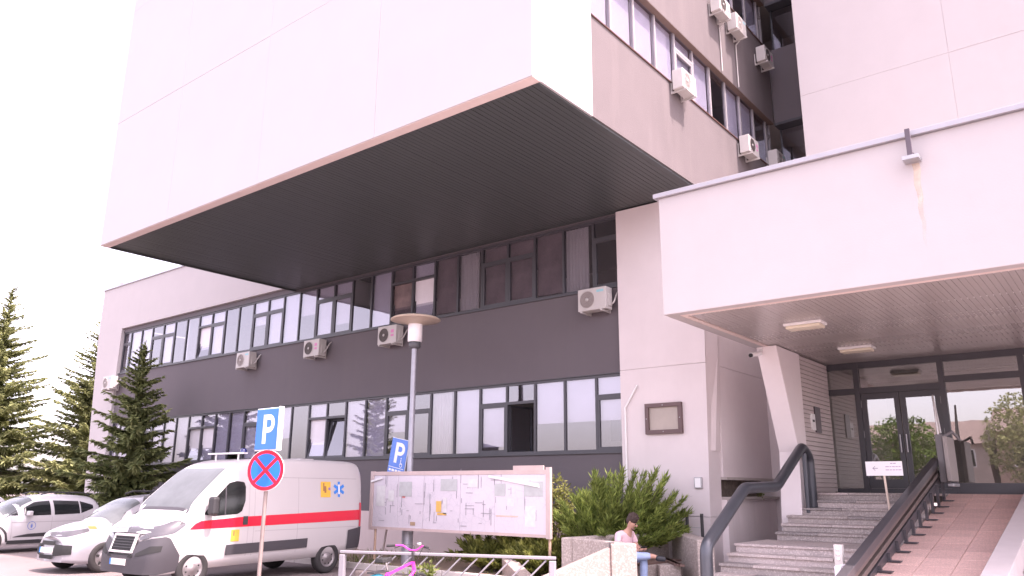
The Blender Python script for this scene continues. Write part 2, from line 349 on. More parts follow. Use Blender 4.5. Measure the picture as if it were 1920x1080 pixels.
# side wall of the tower, facing +x (local x = world y)
SW = thing('flank_building', 'rose grey rendered tower flank with strip windows catching the sun', 'building', (-7.05, 0, 0), pi/2)
sz = [10.64+3.97*i for i in range(4)]
box('wall', WGREY, SW, 11.2, 21.15, 0, 0.3, ZS+0.02, sz[0]-0.03)
for i in range(3):
    box('spandrel', WGREY, SW, 11.2, 21.15, 0, 0.3, sz[i]+1.58, sz[i+1]-0.03)
    box('spandrel_soffit', mat('spandrel_under', (0.16, 0.11, 0.09), 0.8), SW, 11.2, 21.15, 0.004, 0.15, sz[i]+1.565, sz[i]+1.579)
for i in range(3):
    box('sill', mat('brown_sill', (0.12, 0.06, 0.05), 0.6), SW, 11.2, 21.15, -0.03, 0.3, sz[i]-0.028, sz[i]-0.004)
    k = 0; u = 11.25
    while u < 21.0:
        wd = min(0.96, 21.15-u)
        window(SW, u, 0.17, sz[i], wd, 1.66, 'F' if k % 6 != 4 else 'T', FRAMEL, blind=(BLIND, 1.0) if (k < 6 or (k*7+i) % 3) else None); u += wd; k += 1
box('interior_wall', INTER, SW, 11.2, 21, 4.0, 4.2, ZS+0.5, 23)
for i in range(4): box('floor_slab', INTERF, SW, 11.3, 21.0, 0.5, 4.0, sz[i]-1.4, sz[i]-1.0)
# inner return wall facing the camera side, always in shade
IW = thing('stair_link', 'shaded grey link wall with windows between tower and right block', 'building', (0, 21.15, 0))
zz = [sz[0]-4.0]+sz
box('spandrel', GREY, IW, -7.03, -4.0, 0, 0.3, 6.0, sz[0]-0.02)
for i in range(3):
    box('spandrel', GREY, IW, -7.03, -4.0, 0, 0.3, sz[i]+1.58, sz[i+1]-0.02)
    box('spandrel_edge', FRAME, IW, -7.03, -4.0, -0.03, 0.32, sz[i]+1.50, sz[i]+1.577)
    for k in range(3): window(IW, -7.0+k*1.0, 0.33, sz[i], 1.0, 1.56, 'F')
box('interior_wall', INTER, IW, -14.0, -4.0, 2.7, 2.9, 6, 23)
for z in sz: box('ceiling_slab', INTERF, IW, -12.0, -4.0, 0.5, 2.69, z+1.9, z+2.2)

# ================================================================ right block
RB = thing('right_block', 'white panelled block rising behind the entrance canopy', 'building')
rx = [-5.42, -2.1, 1.22, 4.54]; rz = [4.8, 7.6, 11.4, 15.2, 19.0, 22.8]
for i in range(3):
    for j in range(5):
        box('wall_panel', WHITE, RB, rx[i]+(g if i else 0), rx[i+1]-g, 18.4+random.uniform(-.002, .002), 18.6, rz[j]+(g if j else 0), rz[j+1]-g, bev=0.006)
box('core', WHITE, RB, rx[0]+0.01, 4.5, 18.408, 24, 4.85, 22.7)

# ================================================================ white fin wall between the wing and the stairs
FN = thing('fin_wall', 'pale pink rendered pier wall with a fold, right of the ribbon windows', 'wall')
YP = 15.84
def fz(z): return -7.19 - 0.13*(1-max(0, z)/4.97)      # right edge leans outwards a little with height
zc_ = [0.0, 1.25, 1.262, 4.55, 4.562, 8.46]
for a, b in ((0, 1.25), (1.258, 4.50), (4.508, 8.455)):
    ca = 0.05+0.045*max(0, a-2.7) if a >= 2.7 else 0.012
    MB().prism([(X1+0.004, a), (fz(a), a), (fz(b), b), (X1+0.004, b)], lambda p, q: (p, YP, q), lambda p, q: (p, YP+0.6, q)).build('wall_panel', FINW, FN, bev=0.004)
box('core', FINW, FN, X1+0.02, -7.45, YP+0.02, YP+0.58, 0, 8.44)
# flank (faces +x) behind the fold
for a, b, y1 in ((2.08, 4.50, 19.55), (4.508, 8.455, 21.1)):
    box('flank_panel', FINW, FN, -7.6, -7.2, YP+0.602, y1, a, b)
MB().add([(-7.185, YP+0.02, 4.75), (-7.13, YP+0.50, 4.75), (-7.30, YP+0.02, 2.62), (-7.195, YP+0.25, 2.62), (-7.17, YP+0.02, 6.8), (-7.13, YP+0.7, 6.8), (-7.25, YP+0.75, 2.62), (-7.25, YP+0.75, 6.8)],
         [(2, 3, 1, 0), (0, 1, 5, 4), (3, 6, 7, 5, 1)]).build('fold', FINW, FN)
box('back_panel', FINW, FN, -7.59, -6.16, 19.3, 19.5, 0, 4.74)
LM = mat('lower_render', (0.76, 0.69, 0.69), 0.9, 0.06, 1.0, 0.4, 70, grime=0.25)
box('lower_wall', LM, FN, -7.6, -7.16, YP+0.602, 19.55, 0, 1.60)
box('ledge', CONC, FN, -7.62, -7.06, YP+0.61, 19.55, 1.602, 1.66)
box('recess_back', mat('old_masonry', (0.16, 0.13, 0.11), 0.95, 0.5, 9, 0.8, 30), FN, -7.62, -7.5, YP+0.61, 19.5, 1.662, 2.078)
box('recess_lip', CONC, FN, -7.3, -7.14, YP+0.61, 19.5, 2.02, 2.076)
# framed showcase, small meter box, downpipe, stub railing
sh = thing('notice_case', 'brown framed empty notice case on the pink pier wall', 'notice case', (-8.245, YP, 3.34)); bm_ = mat('brown_frame', (0.13, 0.085, 0.085), 0.6)
b = MB().box(-0.45, 0.45, -0.09, 0, 0.25, 0.34).box(-0.45, 0.45, -0.09, 0, -0.34, -0.25).box(-0.45, -0.36, -0.09, 0, -0.25, 0.25).box(0.36, 0.45, -0.09, 0, -0.25, 0.25); b.build('frame', bm_, sh, bev=0.006)
box('back_board', mat('notice_back', (0.42, 0.37, 0.33), 0.7, 0.1, 3), sh, -0.36, 0.36, -0.03, -0.002, -0.25, 0.25)
for p in ((0, 0.29), (0, -0.29), (-0.41, 0), (0.41, 0)): MB().lathe([(0.012, 0), (0.012, 0.01), (0, 0.01)], 8, Matrix.Translation((p[0], -0.09, p[1])) @ Matrix.Rotation(pi/2, 4, 'X')).build('screw', STEEL, sh)
mbx = thing('meter_box', 'small white meter box low on the pink pier wall', 'meter box', (-7.5, YP, 1.95))
box('casing', STEEL, mbx, -0.085, 0.085, -0.06, 0, -0.115, 0.115, bev=0.006); box('door', WPAINT, mbx, -0.065, 0.065, -0.068, -0.062, -0.095, 0.095)
dp = MB().tube([(0, 0, 0), (0, 0, 3.62), (0.33, 0, 4.12)], 0.022, 8).build('downpipe', WPAINT, None, loc=(-9.22, YP-0.05, 0)); tag(dp, 'thin white conduit rising and bending right on the pier wall', 'pipe')
rl = thing('stub_railing', 'short dark two post railing with thin wires beside the pier wall', 'railing', (-7.45, 15.5, 0))
for x in (-0.2, 0.13): MB().tube([(x, 0, 0.0), (x, 0, 1.33)], 0.035, 8).build('post', DARK, rl)
for z in (0.85, 1.05, 1.28): MB().tube([(-0.2, 0, z), (0.13, 0, z)], 0.006, 5).build('wire', STEEL, rl)

# ================================================================ entrance: canopy, pillar, doors, stairs, ramp
CN = thing('entrance_canopy', 'deep white entrance canopy with zinc coping over the stairs', 'canopy')
CX0, CX1, CY0, CY1, CZ0, CZ1 = -6.2, 4.4, 12.03, 18.38, 4.75, 6.90
box('fascia', WHITE, CN, CX0, CX1, CY0, CY0+0.2, CZ0, CZ1, bev=0.008)
box('side_fascia', WHITE, CN, CX0, CX0+0.2, CY0+0.202, CY1+1.2, CZ0, CZ1)
box('coping', COPING, CN, CX0-0.08, CX1, CY0-0.07, CY0+0.3, CZ1+0.002, CZ1+0.085, bev=0.006)
box('side_coping', COPING, CN, CX0-0.08, CX0+0.3, CY0+0.302, CY1-0.01, CZ1+0.002, CZ1+0.085)
box('roof', CONC, CN, CX0+0.2, CX1, CY0+0.2, CY1, CZ0+0.4, CZ0+0.6)
box('soffit_backing', CSOFF_BK, CN, CX0+0.2, CX1, CY0+0.2, 19.55, CZ0+0.06, CZ0+0.2)
box('soffit_border', BORDER, CN, CX0+0.205, CX0+0.3, CY0+0.21, 19.55, CZ0+0.003, CZ0+0.05)
box('soffit_border', BORDER, CN, CX0+0.302, CX1, CY0+0.21, CY0+0.32, CZ0+0.003, CZ0+0.05)
cs_ = MB().box(-0.0425, 0.0425, 0, 7.18, -0.008, 0.008).mesh('slat')
for i in range(112):
    x = CX0+0.36+0.0885*i; obj('slat', cs_, CSOFF, CN, loc=(x, CY0+0.34, CZ0+0.03+random.uniform(-.001, .001)))
for x in (-5.97, -5.83): pass
for nm, x, y in (('nearer', -4.5, 14.25), ('farther', -4.46, 17.4)):
    l = thing('ceiling_light', ('larger box ceiling light under the canopy near its front edge' if nm == 'nearer' else 'box ceiling light under the canopy nearer the glass doors'), 'light', (x, y, CZ0+0.02), 0, 'ceiling lights under the canopy')
    box('housing', WPAINT, l, -0.34, 0.34, -0.19, 0.19, -0.05, 0, bev=0.008)
    box('diffuser', mat('opal_diffuser', (0.72, 0.66, 0.52), 0.35), l, -0.31, 0.31, -0.16, 0.16, -0.105, -0.052, bev=0.015)
br = thing('fascia_bracket', 'dark T shaped bracket bolted on the canopy fascia below the coping', 'bracket', (-2.02, CY0, 6.55)); 
MB().box(-0.035, 0.035, -0.2, -0.16, 0, 0.42).box(-0.02, 0.02, -0.16, 0, 0.02, 0.1).build('arm', mat('bracket_metal', (0.10, 0.08, 0.10), 0.6), br, bev=0.004)
box('cross_plate', STEEL, br, -0.11, 0.11, -0.21, -0.002, -0.06, 0.0, bev=0.004)
ru = MB(); vs = []
for i in range(13):
    t = i/12; wv = 0.045*(1-t)**0.7+0.006; xo = 0.012*sin(i*1.7); vs += [(-1.995+xo-wv, CY0-0.003, 6.48-1.35*t), (-1.995+xo+wv, CY0-0.003, 6.48-1.35*t)]
ru.add(vs, [(2*i, 2*i+1, 2*i+3, 2*i+2) for i in range(12)])
rm = mat('rust_streak', (0.72, 0.58, 0.46), 0.9, 0.3, 6); ro = ru.build('rust_stain', rm, CN)
t = rm.node_tree; N_ = t.nodes; tcn = N_.new('ShaderNodeTexCoord'); sp_ = N_.new('ShaderNodeSeparateXYZ'); t.links.new(tcn.outputs['Object'], sp_.inputs[0])
m_ = N_.new('ShaderNodeMapRange'); m_.inputs[1].default_value = 5.15; m_.inputs[2].default_value = 6.48; m_.inputs[3].default_value = 0.0; m_.inputs[4].default_value = 0.6; t.links.new(sp_.outputs[2], m_.inputs[0]); t.links.new(m_.outputs[0], N_['Principled BSDF'].inputs['Alpha'])
# leaning pillar and tiled side wall
PL = thing('leaning_pillar', 'white leaning pillar carrying the canopy left of the stairs', 'pillar')
prof = [(16.1, 4.76), (17.5, 4.76), (17.5, 0.5), (16.75, 0.5), (17.0, 2.6)]
PWM = mat('pillar_render', (0.78, 0.72, 0.725), 0.85, 0.03, 1.5, 0.15, 60, grime=0.1, dirt=(0.45, 0.4, 0.38))
MB().prism(list(reversed(prof)), lambda a, b: (-5.72, a, b), lambda a, b: (-6.15, a, b)).build('shaft', PWM, PL, bev=0.008)
TS = thing('tiled_side_wall', 'pale horizontally ribbed cladding wall beside the glass doors', 'wall')
TSM = mat('ribbed_cladding', (0.56, 0.50, 0.49), 0.6, 0.06, 2, island=0.0)
box('core', LM, TS, -6.15, -5.80, 17.502, 19.5, 0.6, 4.76)
st = MB().box(0, 0.06, 0.002, 2.0, 0, 0.088).mesh('cladding_strip')
for i in range(30): obj('cladding_strip', st, TSM, TS, loc=(-5.80, 17.5, 1.78+0.099*i), bev=0.004)
pq = thing('wall_plaque', 'dark plaque with a white notice on the ribbed entrance wall', 'plaque', (-5.74, 18.2, 3.3))
box('board', mat('plaque_dark', (0.08, 0.06, 0.07), 0.4), pq, 0, 0.03, 0.05, 0.42, -0.22, 0.36); box('notice', WPAINT, pq, 0.0, 0.026, -0.22, 0.04, -0.18, 0.18)
box('notice_text', DARK, pq, 0.026, 0.028, -0.16, -0.02, 0.0, 0.05)
cc = thing('security_camera', 'small white security camera fixed to the top of the leaning pillar', 'camera', (-6.08, 16.05, 4.62))
MB().tube([(-0.05, -0.3, -0.08), (0.02, 0.02, 0.0)], 0.05, 12).build('body', WPAINT, cc); MB().tube([(-0.058, -0.335, -0.09), (-0.05, -0.3, -0.08)], 0.042, 12).build('lens', BLACK, cc); MB().tube([(0, 0, 0), (0.05, 0.1, 0.1)], 0.03, 8).build('mount', WPAINT, cc)
# glazed front
DF = thing('glazed_entrance', 'dark framed glass entrance doors with toplights and tall side panes', 'entrance', (0, 19.6, 0))
ZF = 1.76
def bar(x0, x1, z0, z1, d=0.06, nm='frame_bar'): return box(nm, FRAME, DF, x0, x1, -d, d, z0, z1)
for x in (-6.02, -5.10, -3.30, -1.76, 0.1, 2.0, 3.9): bar(x-0.06, x+0.06, ZF, 4.78, 0.07)
xsx = [-6.02, -5.10, -3.30, -1.76, 0.1, 2.0, 3.9]
for i in range(6):
    a, b = xsx[i]+0.061, xsx[i+1]-0.061; bar(a, b, 4.62, 4.775); tz = 4.02 if i < 2 else 4.16; bar(a, b, tz, tz+0.14); bar(a, b, ZF, ZF+(0.1 if i < 2 else 0.22))
    box('pane', GLASSD, DF, a, b, -0.008, 0.008, tz+0.141, 4.619)
    if i != 1: box('pane', GLASSD, DF, a, b, -0.008, 0.008, ZF+(0.101 if i < 2 else 0.221), tz-0.001)
for x0, x1 in ((-5.035, -4.215), (-4.195, -3.365)):
    d = obj('door', MB().box(x0, x0+0.11, -.04, .04, ZF+0.102, 4.015).box(x1-0.11, x1, -.04, .04, ZF+0.102, 4.015).box(x0+.11, x1-.11, -.04, .04, ZF+0.102, ZF+0.3).box(x0+.11, x1-.11, -.04, .04, 3.88, 4.015).mesh('door'), FRAME, DF)
    box('pane', GLASSD, d, x0+0.11, x1-0.11, -0.007, 0.007, ZF+0.301, 3.879)
    hx = x1-0.055 if x0 < -4.5 else x0+0.055
    MB().tube([(hx, -0.1, 2.65), (hx, -0.1, 3.05)], 0.016, 8).box(hx-.01, hx+.01, -.1, -.04, 2.68, 2.7).box(hx-.01, hx+.01, -.1, -.04, 3.0, 3.02).build('handle', STEEL, d)
    for z in (2.1, 3.0, 3.7): box('hinge', STEEL, d, (x0-0.012 if x0 < -4.5 else x1-0.002), (x0+0.002 if x0 < -4.5 else x1+0.012), -0.06, -0.03, z, z+0.16)
box('lobby_back', INTER, DF, -6.1, 4, 7, 7.2, ZF-0.2, 4.9); box('lobby_ceiling', INTER, DF, -6.1, 4, 0.1, 7, 4.79, 4.9); box('lobby_wall', INTER, DF, -6.3, -6.1, 0.1, 7, ZF-0.2, 4.9); box('lobby_floor', INTERF, DF, -6.1, 4, 0.05, 7, ZF-0.2, ZF-0.01)
# stairs
SM1 = speckle('stair_granite', (0.37, 0.32, 0.305), (0.52, 0.46, 0.44), 55, 0.85, 0.35, 0.25)
SM2 = speckle('stair_granite_pale', (0.48, 0.41, 0.395), (0.62, 0.54, 0.52), 50, 0.85, 0.35, 0.25)
SM3 = speckle('stair_granite_dark', (0.27, 0.24, 0.235), (0.40, 0.36, 0.35), 60, 0.85, 0.35, 0.25)
STR = thing('entrance_stairs', 'worn granite entrance stairs in two flights up to the glass doors', 'stairs')
ys = [17.55, 17.22, 16.89, 16.56, 16.22, 15.87, 14.32, 13.96, 13.6, 13.24, 12.88, 12.52]; zs_ = [ZF-0.15*i for i in range(12)]
rs = random.Random(5)
for i in range(12):
    z = zs_[i]; yb = 19.52 if i == 0 else ys[i-1]+0.03; x0 = -5.72 if i == 0 else (-5.95 if i < 6 else -6.15); x1 = -3.42
    box('riser', rs.choice((SM1, SM2, SM1)), STR, x0+0.02, x1, ys[i]+0.035, ys[i]+0.3, z-0.15 if i < 11 else -0.05, z-0.046)
    x = x0
    while x < x1-0.05:
        wd = min(rs.uniform(0.55, 1.3), x1-x)
        if x1-x-wd < 0.3: wd = x1-x
        box('tread_slab', rs.choice((SM1, SM1, SM2, SM3)), STR, x+0.003, x+wd-0.003, ys[i]+rs.uniform(-.008, .008), yb, z-0.045, z+rs.uniform(-0.004, 0.004), bev=0.006); x += wd
MB().prism([(12.9, -0.05), (19.5, -0.05), (19.5, 1.5), (17.9, 1.5), (15.95, 0.72), (14.5, 0.6)], lambda a, b: (-5.9, a, b), lambda a, b: (-3.42, a, b)).build('core', CONC, STR)
# ramp with tiles
RP = thing('entrance_ramp', 'red tiled access ramp right of the lift rail', 'ramp')
RS = (1.78-0.0)/(19.5-9.7)
def rzf(y): return (y-9.7)*RS
RX0, RX1 = -3.40, -1.95
MB().prism([(9.7, -0.05), (19.5, -0.05), (19.5, 1.76)], lambda a, b: (RX0, a, b), lambda a, b: (RX1, a, b)).build('slab', mat('tile_grout', (0.22, 0.15, 0.14), 0.95), RP)
TL = [speckle('ramp_tile_%d' % i, c, tuple(v*1.3 for v in c), 80, 0.75, 0.2, 0.15) for i, c in enumerate(((0.66, 0.445, 0.40), (0.70, 0.47, 0.42), (0.61, 0.41, 0.37)))]
tw = (RX1-RX0)/3; ang = math.atan(RS); tl = 0.485
tms = MB().box(0.004, tw-0.004, 0.004, tl-0.004, 0, 0.02).mesh('tile'); tmv = []
for m in TL:
    c_ = tms.copy(); c_.materials.append(m); tmv.append(c_)
k = 0
while 9.75+k*tl*cos(ang) < 19.0:
    y = 9.75+k*tl*cos(ang)
    for i in range(3): obj('tile', rs.choice(tmv), None, RP, loc=(RX0+i*tw, y, rzf(y)-0.008+rs.uniform(-.0015, .0015)), rot=(ang, 0, 0), bev=0.003)
    k += 1
MB().prism([(9.4, -0.05), (19.45, -0.05), (19.45, 1.95), (9.4, 0.2)], lambda a, b: (RX1+0.002, a, b), lambda a, b: (RX1+0.32, a, b)).build('side_kerb', mat('ramp_kerb', (.55, .49, .49), .85, .08, 2, .2, 60, grime=.25, dirt=(.4, .35, .33)), RP, bev=0.01)
RST = thing('right_stairs', 'granite steps just visible beyond the white ramp kerb', 'stairs')
for i in range(12): box('step', rs.choice((SM1, SM2)), RST, RX1+0.325, 1.5, ys[i], (ys[i-1] if i else 19.5), -0.02 if i == 11 else zs_[i]-0.3, zs_[i], bev=0.008)
# inclined platform lift
LF = thing('stair_lift', 'dark inclined wheelchair lift rail with folded platform beside the doors', 'stair lift'); LRM = mat('lift_rail', (0.085, 0.08, 0.09), 0.35, 0.1, 5, metal=0.3); LRM2 = mat('lift_rail_tan', (0.17, 0.135, 0.125), 0.4, 0.1, 5, metal=0.3)
def rail(o0, o1, x0, x1, m, nm):
    a, b = (11.2, 0.62), (18.55, 2.47)
    MB().add([(x0, a[0], a[1]+o0), (x1, a[0], a[1]+o0), (x1, a[0], a[1]+o1), (x0, a[0], a[1]+o1), (x0, b[0], b[1]+o0), (x1, b[0], b[1]+o0), (x1, b[0], b[1]+o1), (x0, b[0], b[1]+o1)],
             [(0, 1, 2, 3), (7, 6, 5, 4), (0, 4, 5, 1), (1, 5, 6, 2), (2, 6, 7, 3), (3, 7, 4, 0)]).build(nm, m, LF, bev=0.006)
rail(-0.10, 0.02, -3.50, -3.36, LRM, 'top_rail'); rail(-0.20, -0.125, -3.47, -3.40, LRM2, 'guide_rail'); rail(-0.32, -0.24, -3.47, -3.38, LRM2, 'guide_rail'); rail(-0.53, -0.36, -3.50, -3.38, LRM, 'bottom_rail'); rail(-0.36, -0.10, -3.465, -3.44, BLACK, 'web')
for i in range(12):
    y = 11.9+i*0.6; zt = 0.62+(y-11.2)*1.85/7.35-0.5; zb = rzf(y)
    MB().box(-3.377, -3.33, y-0.035, y+0.035, zb, zt+0.12).box(-3.377, -3.18, y-0.08, y+0.08, zb+0.013, zb+0.033).build('support_leg', LRM, LF)
# folded platform at the top
FP = mat('lift_grey', (0.20, 0.19, 0.20), 0.45, 0.08, 4); 
box('carriage', FP, LF, -3.36, -3.22, 18.35, 18.75, 1.98, 2.95, bev=0.02); box('folded_platform', mat('lift_panel', (0.32, 0.29, 0.28), 0.5, 0.06, 4), LF, -3.20, -3.12, 18.2, 19.0, 2.0, 2.9, bev=0.015); box('platform_flap', STEEL, LF, -3.21, -3.10, 18.25, 18.9, 1.90, 1.96, bev=0.01)
MB().tube([(-3.3, 18.4, 2.95), (-3.3, 18.35, 3.75), (-3.3, 18.7, 3.0)], 0.02, 8).build('barrier_arm', WPAINT, LF); MB().tube([(-3.24, 18.45, 2.9), (-3.05, 18.5, 3.0), (-2.98, 18.8, 2.85)], 0.03, 8).build('hinge_arm', FP, LF)
CP = thing('lift_call_post', 'pale call post with white buttons at the foot of the lift rail', 'control post', (-3.72, 12.4, 0))
box('column', ACW, CP, -0.06, 0.06, -0.05, 0.05, 0, 1.04, bev=0.01)
for z in (0.98, 0.91, 0.84): MB().lathe([(0.022, 0), (0.022, 0.012), (0, 0.014)], 12, Matrix.Translation((0, -0.05, z)) @ Matrix.Rotation(pi/2, 4, 'X')).build('button', mat('button_white', (0.85, 0.85, 0.85), 0.3), CP)
box('end_plate', mat('lift_end', (0.7, 0.68, 0.75), 0.4), LF, -3.66, -3.56, 11.9, 12.3, 0.3, 0.78, bev=0.02)
# handrail
HR = thing('handrail', 'thick dark tubular handrail climbing the left side of the stairs', 'handrail', (-5.61, 0, 0)); HM = mat('handrail_metal', (0.075, 0.08, 0.095), 0.35, 0.1, 4, metal=0.4)
def fillet(pts, r=0.12, n=4):
    out = [Vector(pts[0])]
    for i in range(1, len(pts)-1):
        p, q, s_ = Vector(pts[i-1]), Vector(pts[i]), Vector(pts[i+1]); a = q+(p-q).normalized()*r; c = q+(s_-q).normalized()*r
        for k in range(n+1):
            t = k/n; out.append(a*(1-t)**2+q*2*t*(1-t)+c*t*t)
    return out+[Vector(pts[-1])]
MB().tube(fillet([(0, 11.95, 0.0), (0, 11.97, 0.94), (0, 13.66, 1.84), (0, 15.21, 1.875), (0, 16.85, 2.70), (0, 17.25, 2.5), (0, 17.25, ZF-0.3)], 0.14), 0.10, 16).build('tube', HM, HR)
MB().tube([(0, 16.95, 2.62), (0, 16.95, ZF-0.4)], 0.05, 12).build('post', HM, HR)
# white direction sign on the stairs
DS = thing('direction_sign', 'small white arrow sign on a thin post standing on the stairs', 'sign', (-3.98, 16.6, ZF-0.45))
MB().tube([(0.02, 0, 0), (-0.02, 0, 0.85)], 0.022, 8).build('post', mat('sign_post_cream', (0.75, 0.62, 0.52), 0.5), DS)
SNM = mat('sign_white', (0.85, 0.85, 0.86), 0.5, 0.02)
pl = box('plate', SNM, DS, -0.33, 0.33, -0.035, -0.022, 0.78, 1.05); FA = mat('faint_print', (0.55, 0.42, 0.58), 0.6)
def arrow(b, cx, cz, s, y):
    for a in (1, -1): b.prism([(0, 0), (s, a*s*0.8), (s*0.85, a*s*0.95), (-0.15*s, 0)], lambda p, q: (cx+p, y, cz+q), lambda p, q: (cx+p, y-0.001, cz+q))
    b.box(cx, cx+2*s, y-0.001, y, cz-0.005, cz+0.005)
ab = MB(); arrow(ab, -0.2, 0.92, 0.045, -0.0362); ab.build('arrow_mark', mat('arrow_print', (0.25, 0.18, 0.3), 0.6), pl)
tb = MB()
for z, a, b_ in ((1.0, 0.12, 0.22), (0.94, 0.03, 0.30), (0.88, 0.03, 0.31)): 
    x = a
    while x < b_: 
        wv = rs.uniform(0.03, 0.07); tb.box(x, min(x+wv, b_), -0.0365, -0.0352, z, z+0.018); x += wv+0.012
tb.build('text_lines', FA, pl)
# ================================================================ air conditioners (local: front faces -y, back on wall at y=0)
def make_ac(kind):
    t = thing('air_conditioner', 'x', 'air conditioner')
    W, H = 0.40, 0.275
    box('casing', ACW, t, -W, W, -0.40, -0.10, -H, H, bev=0.015)
    M = Matrix.Translation((-0.13, -0.401, 0)) @ Matrix.Rotation(pi/2, 4, 'X')
    MB().lathe([(0.225, 0.0), (0.225, 0.012), (0.21, 0.012), (0.205, -0.0)], 28, M).build('fan_ring', ACW, t)
    fan = MB().lathe([(0.21, 0.002), (0.0, 0.003)], 28, M).build('fan_opening', ACD if kind == 0 else mat('ac_grille_grey', (0.24, 0.20, 0.19), 0.6), t)
    gr = MB()
    for r in (0.05, 0.085, 0.12, 0.155, 0.19):
        gr.tube([(M @ Vector((r*cos(a), r*sin(a), 0.012))) for a in [2*pi*i/20 for i in range(21)]], 0.0035, 4, cap=False)
    gr.build('grille', ACW if kind else ACD, t)
    MB().lathe([(0.04, 0.0), (0.04, 0.016), (0, 0.018)], 14, M).build('hub', ACW, t)
    if kind == 0: MB().box(0.17, 0.30, -0.402, -0.4003, 0.04, 0.14).box(0.17, 0.30, -0.402, -0.4003, -0.07, 0.0).build('sticker', mat('pink_sticker', (0.62, 0.22, 0.42), 0.6), t)
    else: MB().box(0.14, 0.34, -0.402, -0.4003, 0.15, 0.21).build('sticker', mat('teal_sticker', (0.25, 0.50, 0.55), 0.6), t)
    box('valve_cover', ACW, t, W, W+0.03, -0.3, -0.15, -0.2, 0.1, bev=0.008)
    for x in (-0.28, 0.28): MB().box(x-0.02, x+0.02, -0.45, 0, -H-0.05, -H-0.003).box(x-0.02, x+0.02, -0.03, 0, -H-0.003, 0.1).build('bracket', ACW, t)
    MB().tube(fillet([(W+0.03, -0.2, -0.15), (W+0.1, -0.2, -0.12), (W+0.12, -0.06, 0.15), (W+0.12, 0.02, 0.2)], 0.05), 0.02, 7).build('pipe', ACW, t)
    remember(t); return t
AC = [make_ac(0), make_ac(1)]; acu = [0, 0]
def place_ac(k, loc, rz, label, group, s=1.0):
    o = AC[k] if not acu[k] else copy_tree(AC[k]); acu[k] += 1
    o.location = loc; o.rotation_euler = (0, 0, rz); o['label'] = label; o['group'] = group; o.scale = (s, s, s); return o
GA = 'air conditioners on the low wing'; GB = 'air conditioners on the tower flank'
place_ac(0, (-17.2, YF, 6.24), 0, 'outdoor air conditioner with pink stickers behind the street lamp head', GA)
place_ac(0, (-20.8, YF, 6.22), 0, 'outdoor air conditioner with pink stickers, middle one left of the street lamp', GA)
place_ac(1, (-24.7, YF, 6.20), 0, 'pale outdoor air conditioner farthest left under the upper ribbon windows', GA)
ad = place_ac(1, (-9.95, YF, 6.28), 0, 'clean white air conditioner with bent pipe beside the pink pier wall', GA)
place_ac(1, (-34.75, YW, 6.15), 0, 'air conditioner on the white end wall above the small spruce', GA)
place_ac(1, (-7.05, 14.75, 10.62), pi/2, 'sunlit air conditioner alone in the middle of the tower flank', GB, .85)
place_ac(0, (-7.05, 18.45, 10.42), pi/2, 'air conditioner low on the tower flank just above the canopy coping', GB, .85)
place_ac(0, (-7.05, 17.15, 13.85), pi/2, 'upper pair of air conditioners at the frame top, front one', GB, .85)
place_ac(1, (-7.05, 18.2, 13.85), pi/2, 'upper pair of air conditioners at the frame top, rear one', GB, .85)
place_ac(0, (-7.05, 20.2, 13.85), pi/2, 'air conditioner tucked in the shaded corner between tower and right block', GB, .85)
place_ac(1, (-7.05, 20.5, 10.75), pi/2, 'air conditioner mostly hidden behind the canopy coping near the corner', GB, .85)

for y_, lb in ((17.45, 'thin pale drain pipe below the front unit of the upper pair'), (18.5, 'thin pale drain pipe below the rear unit of the upper pair')):
    tag(MB().tube([(-7.02, y_, 12.25), (-7.02, y_, 13.5), (-6.9, y_, 13.6)], 0.02, 6).build('drain_pipe', ACW), lb, 'pipe', 'drain pipes on the tower flank')
